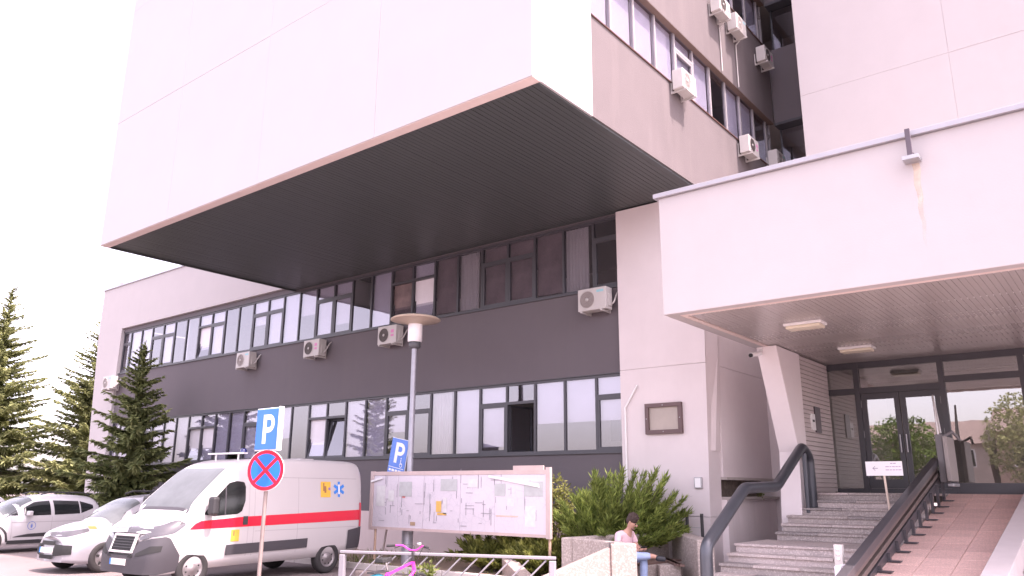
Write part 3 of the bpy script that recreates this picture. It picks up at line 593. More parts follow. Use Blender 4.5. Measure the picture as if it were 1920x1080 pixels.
# ================================================================ vehicles
class Body:
    """Lofted car body, local y from nose (0) to tail, x to both sides."""
    def __init__(s, L, top, bot, half, belt, H, tum, n_top, slope=0.2, nz=0.5):
        s.L, s.top, s.bot, s.half, s.belt, s.H, s.tum, s.n, s.slope, s.nz = L, top, bot, half, belt, H, tum, n_top, slope, nz
    @staticmethod
    def ev(tab, y):
        if y <= tab[0][0]: return tab[0][1]
        for (a, va), (b, vb), i in zip(tab, tab[1:], range(len(tab))):
            if y <= b:
                t = (y-a)/(b-a); p0 = tab[i-1] if i else (a, va); p3 = tab[i+2] if i+2 < len(tab) else (b, vb)
                m0 = (vb-p0[1])/(b-p0[0])*(b-a) if b != p0[0] else 0; m1 = (p3[1]-va)/(p3[0]-a)*(b-a) if p3[0] != a else 0
                if not i: m0 = vb-va
                return (2*t**3-3*t*t+1)*va+(t**3-2*t*t+t)*m0+(-2*t**3+3*t*t)*vb+(t**3-t*t)*m1
        return tab[-1][1]
    def hw(s, y, z):
        zt, zb, W = s.ev(s.top, y), s.ev(s.bot, y), s.ev(s.half, y)
        v = min(1, max(0, (z-zb)/(zt-zb))); n = s.n if zt > s.belt+0.35 else max(3.0, s.n*0.45)
        tm = 1-s.tum*(max(0, z-s.belt)/(s.H-s.belt))**1.4
        lo = 1-0.06*max(0, (0.5-(z-zb)))**2*4
        return W*tm*lo*max(0, 1-v**n)**(1/n)
    def zat(s, y, x):
        zt, zb = s.ev(s.top, y), s.ev(s.bot, y); a, b = zb+0.3*(zt-zb), zt; x = abs(x)
        for _ in range(40):
            m = (a+b)/2
            if s.hw(y, m) > x: a = m
            else: b = m
        return a
    def warp(s, p):
        x, y, z = p; k = max(0, 1-y/0.9); W = s.ev(s.half, min(max(y, 0), s.L)); fx = min(1, abs(x)/max(W, .01))
        return (x, y+max(0, z-s.nz)*s.slope*k + 0.10*k*k*fx*fx, z)
    def mesh(s, name, ny=60, nz=18):
        m = MB(); ys_ = [s.L*(1-cos(pi*(i/ny)))/2 for i in range(ny+1)]; rows = []
        for y in ys_:
            zt, zb = s.ev(s.top, y), s.ev(s.bot, y); r = []
            for k in range(nz+1):
                v = k/nz; v = 1-(1-v)**2.2; z = zb+(zt-zb)*v; r.append((s.hw(y, z), y, z))
            rows.append([(0, y, zb)]+r[:-1]+[(0, y, zt)])
        vs = []; fs = []; nr = len(rows[0]); per = 2*nr-2
        for r in rows:
            ring = r+[(-p[0], p[1], p[2]) for p in reversed(r[1:-1])]; vs += [s.warp(p) for p in ring]
        for i in range(ny):
            for k in range(per): fs.append((i*per+k, i*per+(k+1) % per, (i+1)*per+(k+1) % per, (i+1)*per+k))
        m.add(vs, fs, True); m.add(vs[:per], [tuple(reversed(range(per)))]); m.add(vs[-per:], [tuple(range(per))]); return fixn_merge(m.mesh(name))
    def side(s, y, z, off=0.004, sg=1):
        p = s.warp((s.hw(y, z)+off, y, z)); return (sg*p[0], p[1], p[2])
    def front(s, x, z, off=0.006): p = s.warp((x, 0.0, z)); return (p[0], p[1]-off, p[2])
    def spatch(s, m, ys_, lo, hi, off=0.005, sg=1, nz=6):
        """side patch with z limits lo(y)..hi(y)"""
        vs = []; fs = []
        for y in ys_:
            for k in range(nz+1): vs.append(s.side(y, lo(y)+(hi(y)-lo(y))*k/nz, off, sg))
        for i in range(len(ys_)-1):
            for k in range(nz): a = i*(nz+1)+k; fs.append((a, a+nz+1, a+nz+2, a+1) if sg > 0 else (a, a+1, a+nz+2, a+nz+1))
        return m.add(vs, fs, True)
    def tpatch(s, m, ys_, wid, off=0.006, nx=10):
        vs = []; fs = []
        for y in ys_:
            w_ = wid(y)
            for k in range(nx+1):
                x = -w_+2*w_*k/nx; p = s.warp((x, y, s.zat(y, x))); vs.append((p[0], p[1]-off*0.6, p[2]+off))
        for i in range(len(ys_)-1):
            for k in range(nx): a = i*(nx+1)+k; fs.append((a, a+1, a+nx+2, a+nx+1))
        return m.add(vs, fs, True)
    def wpatch(s, m, t0, t1, lo, hi, off=0.006, nt_=24, nz=6, sg=1):
        """patch wrapping from the front face (t<0 : x = W0+t) round to the side (t>0 : y = t)"""
        vs = []; fs = []; W0 = s.ev(s.half, 0)
        for i in range(nt_+1):
            t = t0+(t1-t0)*i/nt_
            for k in range(nz+1):
                z = lo(t)+(hi(t)-lo(t))*k/nz
                if t < 0:
                    p = s.warp((min(W0+t, s.hw(0, z)), 0, z)); p = (p[0], p[1]-off, p[2])
                else:
                    p = s.warp((s.hw(t, z)+off*0.8, t, z)); p = (p[0], p[1]-off*max(0, 1-t*4), p[2])
                vs.append((sg*p[0], p[1], p[2]))
        for i in range(nt_):
            for k in range(nz): a = i*(nz+1)+k; fs.append((a, a+nz+1, a+nz+2, a+1) if sg > 0 else (a, a+1, a+nz+2, a+nz+1))
        return m.add(vs, fs, True)
def fixn_merge(me):
    bm = bmesh.new(); bm.from_mesh(me); bmesh.ops.remove_doubles(bm, verts=bm.verts, dist=0.0004); bmesh.ops.recalc_face_normals(bm, faces=bm.faces); bm.to_mesh(me); bm.free(); return me
def lin(*pts):
    def f(y):
        if y <= pts[0][0]: return pts[0][1]
        for (a, va), (b, vb) in zip(pts, pts[1:]):
            if y <= b: return va+(vb-va)*(y-a)/(b-a)
        return pts[-1][1]
    return f
def rng(a, b, n=12): return [a+(b-a)*i/n for i in range(n+1)]
RIM = mat('alloy_rim', (0.26, 0.24, 0.245), 0.35, 0.12, 8, metal=0.5); TYRE = mat('tyre', (0.028, 0.026, 0.027), 0.85, 0.2, 8, grime=0.3, dirt=(0.1, 0.08, 0.07))
CARW = mat('car_paint_white', (0.50, 0.485, 0.495), 0.28, 0.015, 1.5, coat=0.5); CARS = mat('car_paint_silver', (0.31, 0.30, 0.325), 0.3, 0.02, 1.5, coat=0.5, metal=0.15)
AMB = mat('ambulance_paint', (0.47, 0.445, 0.45), 0.32, 0.02, 1.2, coat=0.35, grime=0.06, dirt=(0.40, 0.34, 0.31))
CGLASS = mat('car_glass', (0.015, 0.017, 0.018), 0.04, 0.1, 3, spec=0.9); WGLASS = mat('windscreen_glass', (0.10, 0.108, 0.11), 0.05, 0.3, 1.2, spec=0.6)
LAMPG = mat('headlamp_glass', (0.085, 0.08, 0.09), 0.08, 0.2, 3, coat=0.5); GREYP = mat('bumper_plastic', (0.052, 0.048, 0.056), 0.6, 0.08, 4, 0.1, 300)
SEAM = mat('door_seam', (0.30, 0.28, 0.29), 0.8); PLATEM = mat('plate_white', (0.75, 0.72, 0.70), 0.5); BLUEM = mat('sign_blue', (0.025, 0.20, 0.62), 0.45, 0.04, 3); REDM = mat('stripe_red', (0.62, 0.012, 0.035), 0.35, 0.05, 2, coat=0.3)
YELM = mat('sticker_yellow', (0.75, 0.42, 0.06), 0.5, 0.1, 9)
def wheel(parent, x, y, r, wd, sg, spokes=0):
    M = Matrix.Translation((x, y, r)) @ Matrix.Rotation(sg*pi/2, 4, 'Y'); h = wd/2
    o = MB().lathe([(r*.62, -h), (r*.9, -h), (r*.98, -h*.75), (r, -h*.4), (r, h*.4), (r*.98, h*.75), (r*.9, h), (r*.66, h*1.02), (r*.60, h*.8)], 36, M).build('wheel', TYRE, parent)
    MB().lathe([(r*.62, h*.75), (r*.60, h*.9), (r*.55, h*.6), (r*.42, h*.5), (r*.34, h*.72), (r*.2, h*.8), (r*.16, h*.95), (0, h*.97)], 28, M).build('rim', RIM, o)
    hb = MB(); nn = spokes or 8
    for i in range(nn):
        a = 2*pi*(i+.5)/nn
        if spokes: hb.lathe([(r*.085, h*.72), (0, h*.725)], 8, M @ Matrix.Translation((r*.42*cos(a), r*.42*sin(a), 0)) @ Matrix.Scale(2.0, 4, (cos(a), sin(a), 0)))
        else: hb.lathe([(r*.055, h*.76), (0, h*.765)], 8, M @ Matrix.Translation((r*.41*cos(a), r*.41*sin(a), 0)))
    hb.build('rim_hole', BLACK, o); return o
def wheelwell(o, centres, r, dep=0.34):
    cut = []
    for (x, y) in centres:
        c = MB(); M = Matrix.Translation((x, y, r*0.92)) @ Matrix.Rotation(pi/2, 4, 'Y')
        c.lathe([(0, -dep), (r, -dep), (r, dep), (0, dep)], 40, M, smooth=False); me = fixn_merge(c.mesh('cut')); cut.append(obj('cut', me, BLACK))
    boolean_cut(o, cut)
def star(B, y, z, r, sg=1):
    m = MB(); 
    for k in range(3):
        a = pi/2+k*pi/3; u = (cos(a), sin(a)); v = (-sin(a), cos(a)); w_ = r*.2
        q = [(y+u[0]*r*i+v[0]*w_*j, z+u[1]*r*i+v[1]*w_*j) for i, j in ((-1, -1), (1, -1), (1, 1), (-1, 1))]
        m.add([B.side(a_, b_, 0.006+k*0.0006, sg) for a_, b_ in q], [(0, 1, 2, 3)])
    return m
# ---- ambulance van
AV = thing('ambulance_van', 'white ambulance van with red side stripe and grey bumper parked in the bays', 'van', (-15.0, 7.32, 0), radians(3.5)); AV.scale = (.955, .955, .95)
VB = Body(5.41, [(0, 1.02), (0.06, 1.12), (0.2, 1.22), (0.45, 1.33), (0.72, 1.43), (1.0, 1.70), (1.3, 1.98), (1.6, 2.24), (1.9, 2.40), (2.3, 2.49), (3.0, 2.52), (5.0, 2.52), (5.3, 2.47), (5.41, 2.36)],
          [(0, .34), (.3, .28), (1.2, .34), (4.5, .38), (5.41, .48)], [(0, .80), (.08, .87), (.25, .95), (.5, 1.0), (.9, 1.02), (1.5, 1.025), (5.0, 1.025), (5.3, 1.0), (5.41, .95)], 1.2, 2.52, .12, 15, 0.30, 0.62)
bo = obj('body', VB.mesh('body', 80, 22), AMB, AV); wheelwell(bo, [(0.92, .95), (-0.92, .95), (0.92, 4.39), (-0.92, 4.39)], 0.435)
for y in (.95, 4.39):
    for sg in (1, -1): wheel(AV, sg*0.90, y, 0.35, 0.215, sg)
m = MB(); VB.tpatch(m, rng(0.80, 1.66, 14), lin((.8, .86), (1.66, .76))); m.build('windscreen', WGLASS, AV)
for sg in (1, -1):
    m = MB(); VB.spatch(m, rng(1.08, 2.02, 26), lin((1.08, 1.36), (1.3, 1.33), (1.85, 1.36), (1.95, 1.42), (2.02, 1.62)), lin((1.08, 1.40), (1.35, 1.72), (1.62, 1.98), (1.80, 2.02), (1.98, 2.0), (2.02, 1.9)), 0.006, sg, 8); m.build('side_window', CGLASS, AV)
    m = MB(); VB.spatch(m, [1.53, 1.56], lin((1, 1.345)), lin((1, 1.9)), 0.009, sg); m.build('window_pillar', GREYP, AV)
    m = MB(); VB.spatch(m, rng(0.78, 5.33, 40), lin((.78, 1.08), (.95, 1.085), (5.3, 1.15)), lin((.78, 1.10), (.95, 1.235), (2.0, 1.30), (5.3, 1.385)), 0.004, sg); m.build('stripe', REDM, AV)
    m = MB(); VB.spatch(m, rng(1.62, 3.72, 20), lin((1.62, .56), (3.72, .60)), lin((1.62, .76), (3.72, .80)), 0.022, sg, 3); m.build('side_moulding', GREYP, AV)
    m = MB(); VB.spatch(m, rng(4.92, 5.38, 8), lin((4.92, .50), (5.38, .52)), lin((4.92, .93), (5.38, 1.0)), 0.03, sg, 3); m.build('rear_corner_guard', GREYP, AV)
    m = MB(); VB.spatch(m, rng(5.30, 5.40, 3), lin((5, 1.0)), lin((5, 1.55)), 0.012, sg); m.build('tail_light', REDM, AV)
    sm2 = MB()
    for y0_ in (1.02, 2.12, 2.26, 3.42): VB.spatch(sm2, [y0_, y0_+0.009], lin((0, .52 if y0_ != 1.02 else 1.0)), lin((0, 2.12 if y0_ > 1.5 else 1.35)), 0.0025, sg)
    VB.spatch(sm2, rng(2.3, 5.2, 20), lin((0, 2.10)), lin((0, 2.11)), 0.0025, sg); VB.spatch(sm2, rng(2.3, 5.2, 20), lin((0, 1.0)), lin((0, 1.008)), 0.0025, sg)
    sm2.build('body_seam', SEAM, AV)
    m = MB(); VB.spatch(m, rng(1.98, 2.10, 3), lin((0, 1.14)), lin((0, 1.31)), 0.012, sg, 3); m.build('door_handle', DARK, AV)
    # mirror
    MB().box(-.07, .07, -.09, .09, -.16, .18).mesh('x'); mo = obj('mirror', MB().box(-.10, .10, -.08, .08, -.17, .19).mesh('mirror'), DARK, AV, loc=(sg*1.17, 1.16, 1.52), bev=0.05)
    MB().box(-.075*1, .075, .081, .085, -.1, .14).build('mirror_glass', CGLASS, mo); MB().box(sg*-.2, sg*-.08, -.03, .03, -.12, -.06).build('mirror_arm', DARK, mo)
    # bumper and headlight wrapping the nose
    m = MB(); VB.wpatch(m, -0.8, -0.34, lin((-1, 1.0)), lin((-1, 1.012)), 0.004, 8, 1, sg); m.build('bonnet_gap', SEAM, AV)
    m = MB(); VB.wpatch(m, -0.8, 0.62, lin((-1, .30), (.2, .28), (.62, .34)), lin((-.8, .62), (-.42, .62), (-.36, .86), (-.05, .93), (.22, .97), (.34, .93), (.62, .62)), 0.012, 34, 8, sg); m.build('bumper', GREYP, AV)
    m = MB(); VB.wpatch(m, -0.34, 0.66, lin((-.34, .885), (-.05, .955), (.22, 1.0), (.40, 1.03), (.66, 1.17)), lin((-.34, .95), (-.1, 1.06), (.1, 1.15), (.35, 1.24), (.5, 1.27), (.66, 1.21)), 0.014, 26, 6, sg); m.build('headlight', LAMPG, AV)
    m = MB(); VB.wpatch(m, -0.30, 0.20, lin((-.3, .60), (.2, .70)), lin((-.3, .66), (.0, .80), (.2, .80)), 0.018, 12, 3, sg); m.build('fog_recess', BLACK, AV)
st_ = star(VB, 4.62, 1.86, 0.175); st_.build('star_emblem', BLUEM, AV)
m = MB(); VB.spatch(m, [4.60, 4.612, 4.628, 4.64], lin((0, 1.75)), lin((0, 1.97)), 0.0085); m.build('emblem_staff', WPAINT, AV)
m = MB(); VB.spatch(m, rng(4.06, 4.36, 3), lin((0, 1.68)), lin((0, 2.03)), 0.005); ys1 = m.build('sticker', YELM, AV)
m = MB(); VB.spatch(m, rng(1.72, 1.92, 3), lin((0, .82)), lin((0, 1.05)), 0.005); m.build('sticker', YELM, AV)
m = MB(); VB.spatch(m, [4.13, 4.17], lin((0, 1.82)), lin((0, 2.0)), 0.007); VB.spatch(m, [4.17, 4.23], lin((0, 1.78)), lin((0, 1.93)), 0.0072); m.build('sticker_print', mat('print_brown', (0.32, 0.16, 0.07), 0.6), AV); m = MB(); VB.spatch(m, [1.77, 1.80], lin((0, .93)), lin((0, 1.03)), 0.007); m.build('sticker_print', MATS['print_brown'], AV)
m = MB(); VB.spatch(m, [4.29, 4.355], lin((0, 1.84)), lin((0, 1.90)), 0.007); m.build('sticker_badge', mat('badge_violet', (0.25, 0.16, 0.35), 0.6), AV)
def fbox(B, m, x0, x1, z0, z1, d=0.02, off=0.0):
    a, b_, c_, e = B.front(x0, z0), B.front(x1, z0), B.front(x1, z1), B.front(x0, z1); q = [(p[0], p[1]-off, p[2]) for p in (a, b_, c_, e)]; r = [(p[0], p[1]-off-d, p[2]) for p in (a, b_, c_, e)]
    return m.add(q+r, [(4, 5, 6, 7), (0, 4, 7, 3), (1, 2, 6, 5), (3, 7, 6, 2), (0, 1, 5, 4)])
m = MB()
for z0_, z1_, x_ in ((.66, .70, .40), (.96, 1.0, .40)): fbox(VB, m, -x_, x_, z0_, z1_, 0.035)
fbox(VB, m, -.40, -.35, .70, .96, .035); fbox(VB, m, .35, .40, .70, .96, .035); m.build('grille_surround', AMB, AV, bev=0.008)
m = MB(); fbox(VB, m, -.35, .35, .70, .96, .012); m.build('grille', BLACK, AV)
m = MB()
for z in (.75, .80, .85, .90): fbox(VB, m, -.35, .35, z, z+.014, .02, .005)
m.build('grille_slat', DARK, AV)
m = MB(); fbox(VB, m, -.26, .26, .44, .55, .02, .012); pt = m.build('number_plate', PLATEM, AV); m = MB(); fbox(VB, m, -.26, -.21, .44, .55, .022, .0125); m.build('plate_band', BLUEM, pt)
m = MB(); fbox(VB, m, -.42, .42, .585, .635, .014, .008); m.build('bumper_slot', BLACK, AV)
m = MB()
for x in (-.12, .3):
    for k in range(3):
        a = pi/2+k*pi/3; u = Vector((cos(a), sin(a))); v = Vector((-sin(a), cos(a))); pts = []
        for i, j in ((-1, -1), (1, -1), (1, 1), (-1, 1)):
            q = u*.06*i+v*.013*j; yy = .40+q.y; p = VB.warp((x+q.x, yy, VB.zat(yy, x+q.x))); pts.append((p[0], p[1]-.004, p[2]+.006+k*.0005))
        m.add(pts, [(0, 1, 2, 3)])
m.build('bonnet_emblem', mat('emblem_blue_pale', (0.20, 0.24, 0.55), 0.5), AV)
m = MB(); VB.tpatch(m, rng(0.735, 0.80, 3), lin((.7, .86))); m.build('cowl', GREYP, AV)
m = MB().tube([(-.35, .90, 1.50), (.1, .97, 1.56)], .012, 5).tube([(.1, .89, 1.50), (.55, .97, 1.55)], .012, 5); m.build('wiper', DARK, AV)
lb = box('light_bar_rail', WPAINT, AV, -.62, .62, 2.12, 2.26, 2.60, 2.63, bev=.006); 
for x in (-.4, .4): MB().tube([(x, 2.19, 2.46), (x, 2.19, 2.60)], .02, 6).build('bar_foot', WPAINT, lb)
for x in (.56,): MB().lathe([(.075, 0), (.07, .06), (.03, .085), (0, .09)], 14, Matrix.Translation((x, 2.19, 2.63))).build('beacon', mat('beacon_blue', (0.012, 0.02, 0.13), 0.15, coat=1), lb)
box('roof_vent', AMB, AV, -.3, .3, 4.0, 4.4, 2.50, 2.565, bev=.02)
# ---- hatchbacks
def hatch(name, label, loc, rz, paint, P, style):
    A = thing(name, label, 'car', loc, rz, 'cars parked along the bays')
    B = Body(*P); L_, H = B.L, B.H; y1, y2, r = style['wheels'][0], style['wheels'][1], style['r']
    bo = obj('body', B.mesh('body', 70, 20), paint, A); tx = style['track']
    wheelwell(bo, [(tx, y1), (-tx, y1), (tx, y2), (-tx, y2)], r+.075, .3)
    for y in (y1, y2):
        for sg in (1, -1): wheel(A, sg*(tx-.02), y, r, .2, sg, 5)
    m = MB(); B.tpatch(m, rng(*style['ws'], 12), lin((style['ws'][0], style['wsw'][0]), (style['ws'][1], style['wsw'][1]))); m.build('windscreen', style.get('wsm', WGLASS), A)
    for sg in (1, -1):
        for lo, hi, a, b_ in style['sw']:
            m = MB(); B.spatch(m, rng(a, b_, 14), lin(*lo), lin(*hi), .005, sg, 6); m.build('side_window', CGLASS, A)
        m = MB(); B.wpatch(m, style['hl'][0], style['hl'][1], lin(*style['hlo']), lin(*style['hhi']), .012, 16, 4, sg); m.build('headlight', LAMPG, A)
        m = MB(); B.wpatch(m, style['fog'][0], style['fog'][1], lin(*style['flo']), lin(*style['fhi']), .012, 10, 4, sg); m.build('fog_recess', BLACK, A)
        m = MB(); B.spatch(m, rng(y1+r+.12, y2-r-.12, 12), lin((0, .24)), lin((0, .34)), .015, sg, 2); m.build('side_skirt', DARK, A)
        if style.get('wedge'):
            m = MB(); B.spatch(m, rng(y1+r+.25, y2-r-.1, 12), lin((0, .42)), lin((y1+r+.25, .43), (y1+r+.6, .50), (y2, .56)), .012, sg, 2); m.build('door_moulding', DARK, A)
        if style.get('rails'): MB().tube([(sg*.52, style['ws'][1]+.25, H-.0), (sg*.54, style['ws'][1]+.45, H+.06), (sg*.54, L_-.75, H+.05), (sg*.52, L_-.55, H-.03)], .02, 6).build('roof_rail', DARK, A)
        mo = obj('mirror', MB().box(-.09, .09, -.06, .06, -.06, .07).mesh('mirror'), paint, A, loc=(sg*(B.ev(B.half, style['ws'][0]+.45)+.07), style['ws'][0]+.55, style['mz']), bev=.03)
        MB().box(-.07, .07, .061, .064, -.045, .055).build('mirror_glass', CGLASS, mo)
        sm3 = MB()
        for ys3 in style['seams']: B.spatch(sm3, [ys3, ys3+.008], lin((0, .36)), lin((0, style['mz']-.1)), .0025, sg)
        B.spatch(sm3, rng(style['seams'][0], style['seams'][-1], 8), lin((0, style['mz']-.24)), lin((0, style['mz']-.228)), .003, sg); sm3.build('door_seam', SEAM, A)
        m = MB(); B.spatch(m, [L_-.35, L_-.25, L_-.15, L_-.06], lin((0, .85)), lin((0, 1.15)), .008, sg); m.build('tail_light', REDM, A)
    m = MB(); 
    for x0, x1, z0, z1 in style['grille']: fbox(B, m, x0, x1, z0, z1, .012)
    m.build('grille', BLACK, A)
    m = MB(); fbox(B, m, -.26, .26, style['pz'], style['pz']+.11, .02, .008); pt = m.build('number_plate', PLATEM, A); m = MB(); fbox(B, m, -.26, -.21, style['pz'], style['pz']+.11, .022, .0085); m.build('plate_band', BLUEM, pt)
    return A, B
P2 = (4.08, [(0, .74), (.08, .86), (.3, .95), (.65, 1.03), (.9, 1.08), (1.2, 1.27), (1.6, 1.50), (1.9, 1.58), (2.5, 1.63), (3.4, 1.60), (3.8, 1.50), (4.0, 1.2), (4.08, .9)],
      [(0, .24), (.5, .2), (3.6, .22), (4.08, .34)], [(0, .56), (.1, .70), (.3, .80), (.7, .86), (1.5, .87), (3.5, .87), (3.95, .80), (4.08, .70)], .95, 1.63, .24, 5, .22, .5)
S2 = dict(wheels=(.82, 3.36), r=.315, track=.79, ws=(1.0, 1.66), wsw=(.70, .60), sw=[([(1.15, 1.0), (1.75, 1.0), (2.2, 1.01)], [(1.15, 1.02), (1.75, 1.38), (2.2, 1.43)], 1.18, 2.2), ([(2.3, 1.01), (3.2, 1.03)], [(2.3, 1.44), (3.2, 1.42)], 2.3, 3.2)],
          hl=(-.2, .5), hlo=[(-.2, .70), (.5, .86)], hhi=[(-.2, .76), (.1, .86), (.5, .92)], fog=(-.28, .12), flo=[(-.28, .36), (.12, .40)], fhi=[(-.28, .60), (.12, .58)], grille=[(-.26, .26, .58, .66), (-.26, .26, .30, .38)], pz=.42, mz=1.06, seams=[1.2, 2.26, 3.2], rails=True)
CA, CB_ = hatch('parked_car', 'silver compact car parked nose out beside the ambulance van', (-18.72, 7.55, 0), radians(4), CARS, P2, S2)
m = MB(); CB_.wpatch(m, .52, .68, lin((0, .90)), lin((0, .96)), .012, 6, 3); m.build('indicator', mat('indicator_orange', (0.75, 0.16, 0.05), 0.3), CA)
box('roof_sign', mat('roof_sign_white', (0.8, .8, .8), .4), CA, -.1, .1, 2.4, 2.42, 1.63, 1.65)
P1 = (4.15, [(0, .76), (.08, .88), (.35, .96), (.8, 1.03), (1.1, 1.08), (1.5, 1.28), (1.85, 1.46), (2.2, 1.54), (2.8, 1.56), (3.5, 1.52), (3.8, 1.42), (4.05, 1.0), (4.15, .8)],
      [(0, .28), (.5, .22), (3.6, .24), (4.15, .38)], [(0, .60), (.1, .74), (.3, .82), (.7, .87), (1.5, .875), (3.5, .875), (4.0, .82), (4.15, .72)], .98, 1.56, .24, 5, .2, .5)
S1 = dict(wheels=(.82, 3.42), r=.33, track=.80, ws=(1.18, 1.92), wsw=(.72, .60), sw=[([(1.3, 1.0), (1.9, .99), (2.36, 1.0)], [(1.3, 1.02), (1.95, 1.36), (2.36, 1.39)], 1.36, 2.36), ([(2.46, 1.0), (3.2, 1.02)], [(2.46, 1.40), (3.2, 1.37)], 2.46, 3.2), ([(3.24, 1.03), (3.62, 1.16)], [(3.24, 1.37), (3.62, 1.26)], 3.24, 3.62)],
          hl=(-.18, .45), hlo=[(-.18, .70), (.45, .84)], hhi=[(-.18, .80), (.45, .92)], fog=(-.25, .1), flo=[(-.25, .36), (.1, .38)], fhi=[(-.25, .52), (.1, .5)], grille=[(-.34, .34, .56, .70), (-.3, .3, .32, .40)], pz=.44, mz=1.05, seams=[1.35, 2.4, 3.3], rails=True, wedge=True)
CC, CCB = hatch('parked_car', 'white hatchback with roof rails and a round door emblem at the left edge', (-25.5, 7.6, 0), radians(6), CARW, P1, S1)
em = MB()
ring = [(1.86+.115*cos(2*pi*i/20), .72+.115*sin(2*pi*i/20)) for i in range(20)]; rin = [(1.86+.10*cos(2*pi*i/20), .72+.10*sin(2*pi*i/20)) for i in range(20)]
em.add([CCB.side(a, b_, .006) for a, b_ in ring+rin], [(i, (i+1) % 20, 20+(i+1) % 20, 20+i) for i in range(20)])
em.add([CCB.side(a, b_, .006) for a, b_ in ((1.84, .66), (1.88, .66), (1.89, .72), (1.86, .79), (1.83, .72))], [(0, 1, 2, 3, 4)]); em.build('door_emblem', mat('emblem_blue', (0.12, 0.18, 0.45), 0.5), CC)
ar = MB(); CCB.spatch(ar, rng(.82-.46, .82+.46, 20), lambda y: .33+math.sqrt(max(0, .165-(y-.82)**2))*1.0 if abs(y-.82) < .406 else .30, lambda y: .33+math.sqrt(max(0.0, .2125-(y-.82)**2)), .012, 1, 2); ar.build('arch_trim', DARK, CC)
remember(CC); C3 = copy_tree(CC); C3.location = (-30.6, 7.0, 0); C3.rotation_euler = (0, 0, radians(12)); C3['label'] = 'white car mostly hidden behind the hatchback at the far left edge'
# ================================================================ street furniture
def P_letter(h, y):
    """bold P in the x-z plane, height h, centred"""
    s = h/1.0; m = MB(); W = .62; t = .2; rr = .27
    out = [(-.31, -.5), (-.11, -.5), (-.11, -.12), (.05, -.12)]+[(.05+(.31)*sin(a), .19-.31*cos(a)) for a in [pi*i/10 for i in range(1, 10)]]+[(.05, .5), (-.31, .5)]
    hole = [(-.11, .05), (.04, .05)]+[(.04+.135*sin(a), .19-.14*cos(a)) for a in [pi*i/8 for i in range(1, 8)]]+[(.04, .33), (-.11, .33)]
    # outer boundary stitched to hole: build as strips
    m.box(-.31*s, -.11*s, y-.002, y, -.5*s, .5*s)
    o2 = [(-.1095, -.12), (.05, -.12)]+[(.05+.31*sin(a), .19-.31*cos(a)) for a in [pi*i/12 for i in range(1, 12)]]+[(.05, .5), (-.1095, .5)]
    i2 = [(-.1095, .06), (.05, .06)]+[(.05+.125*sin(a), .19-.13*cos(a)) for a in [pi*i/12 for i in range(1, 12)]]+[(.05, .32), (-.1095, .32)]
    n = len(o2); m.add([(a*s, y-.002, b*s) for a, b in o2+i2], [(i, i+1, n+i+1, n+i) for i in range(n-1)]); return m
NS = thing('sign_post', 'steel post with blue parking sign above a round no stopping sign', 'traffic sign', (-10.45, 7.2, 0))
MB().tube([(0, 0, 0), (0, 0, 3.0)], .03, 12).build('post', mat('post_weathered', (.27, .215, .20), .55, .2, 6, metal=.3), NS)
PS = box('parking_plate', BLUEM, NS, -.31, .31, -.055, -.035, 2.36, 2.97, bev=.004); box('plate_rim', WPAINT, PS, -.33, .33, -.036, -.02, 2.34, 2.99); box('plate_flange', WPAINT, PS, .312, .33, -.10, -.037, 2.34, 2.99)
m = P_letter(.44, -.0555); me = m.mesh('letter'); obj('letter', me, SNM, PS, loc=(0.01, 0, 2.665))
box('bracket', STEEL, NS, -.06, .06, -.02, .035, 2.5, 2.54); box('bracket', STEEL, NS, -.06, .06, -.02, .035, 2.8, 2.84)
RA = radians(26)
MR = Matrix.Translation((0, 0, 2.05)) @ Matrix.Rotation(RA, 4, 'Z') @ Matrix.Translation((0, -.05, 0)) @ Matrix.Rotation(pi/2, 4, 'X')
rd = MB().lathe([(0, 0), (.305, 0), (.305, .012), (0.30, .0125)], 40, MR).build('round_plate', WPAINT, NS)
MB().lathe([(.30, .0128), (.245, .0128)], 40, MR).build('red_ring', REDM, rd); BL2 = mat('sign_blue_light', (0.004, 0.15, 0.62), 0.4, 0.04, 3)
MB().lathe([(.246, .0126), (0, .0126)], 40, MR).build('blue_disc', BL2, rd)
m = MB()
for a in (pi/4, -pi/4): m.box(-.25, .25, -.027, .027, .0132+(.0004 if a > 0 else 0), .0136+(.0004 if a > 0 else 0), MR @ Matrix.Rotation(a, 4, 'Z'))
m.build('red_cross', REDM, rd)
# leaning disabled-bay sign
DSG = thing('disabled_parking_sign', 'leaning blue parking sign with white text panel behind the map board', 'traffic sign', (-15.58, 14.3, 0), rot=(0, radians(11), 0))
MB().tube([(0, 0, 0), (0, 0, 3.05)], .028, 10).build('post', mat('post_rusty', (0.55, 0.47, 0.45), 0.6, 0.3, 8), DSG)
DP = box('parking_plate', mat('sign_blue_faded', (0.10, 0.24, 0.68), 0.45, 0.05, 3), DSG, -.30, .30, -.05, -.03, 1.95, 3.08, bev=.004); box('plate_rim', WPAINT, DP, -.315, .315, -.034, -.02, 1.935, 3.095)
obj('letter', P_letter(.52, -.0505).mesh('letter'), SNM, DP, loc=(0.04, 0, 2.73))
wc = MB().lathe([(.055, 0), (.04, 0)], 14, Matrix.Translation((.16, -.0525, 2.44)) @ Matrix.Rotation(pi/2, 4, 'X')).box(.13, .15, -.053, -.051, 2.46, 2.58).box(.13, .2, -.053, -.051, 2.46, 2.478).lathe([(.018, 0), (0, 0)], 10, Matrix.Translation((.14, -.0525, 2.61)) @ Matrix.Rotation(pi/2, 4, 'X')); wc.build('wheelchair_symbol', SNM, DP)
m = MB().box(-.28, .28, -.052, -.0505, 2.345, 2.36)
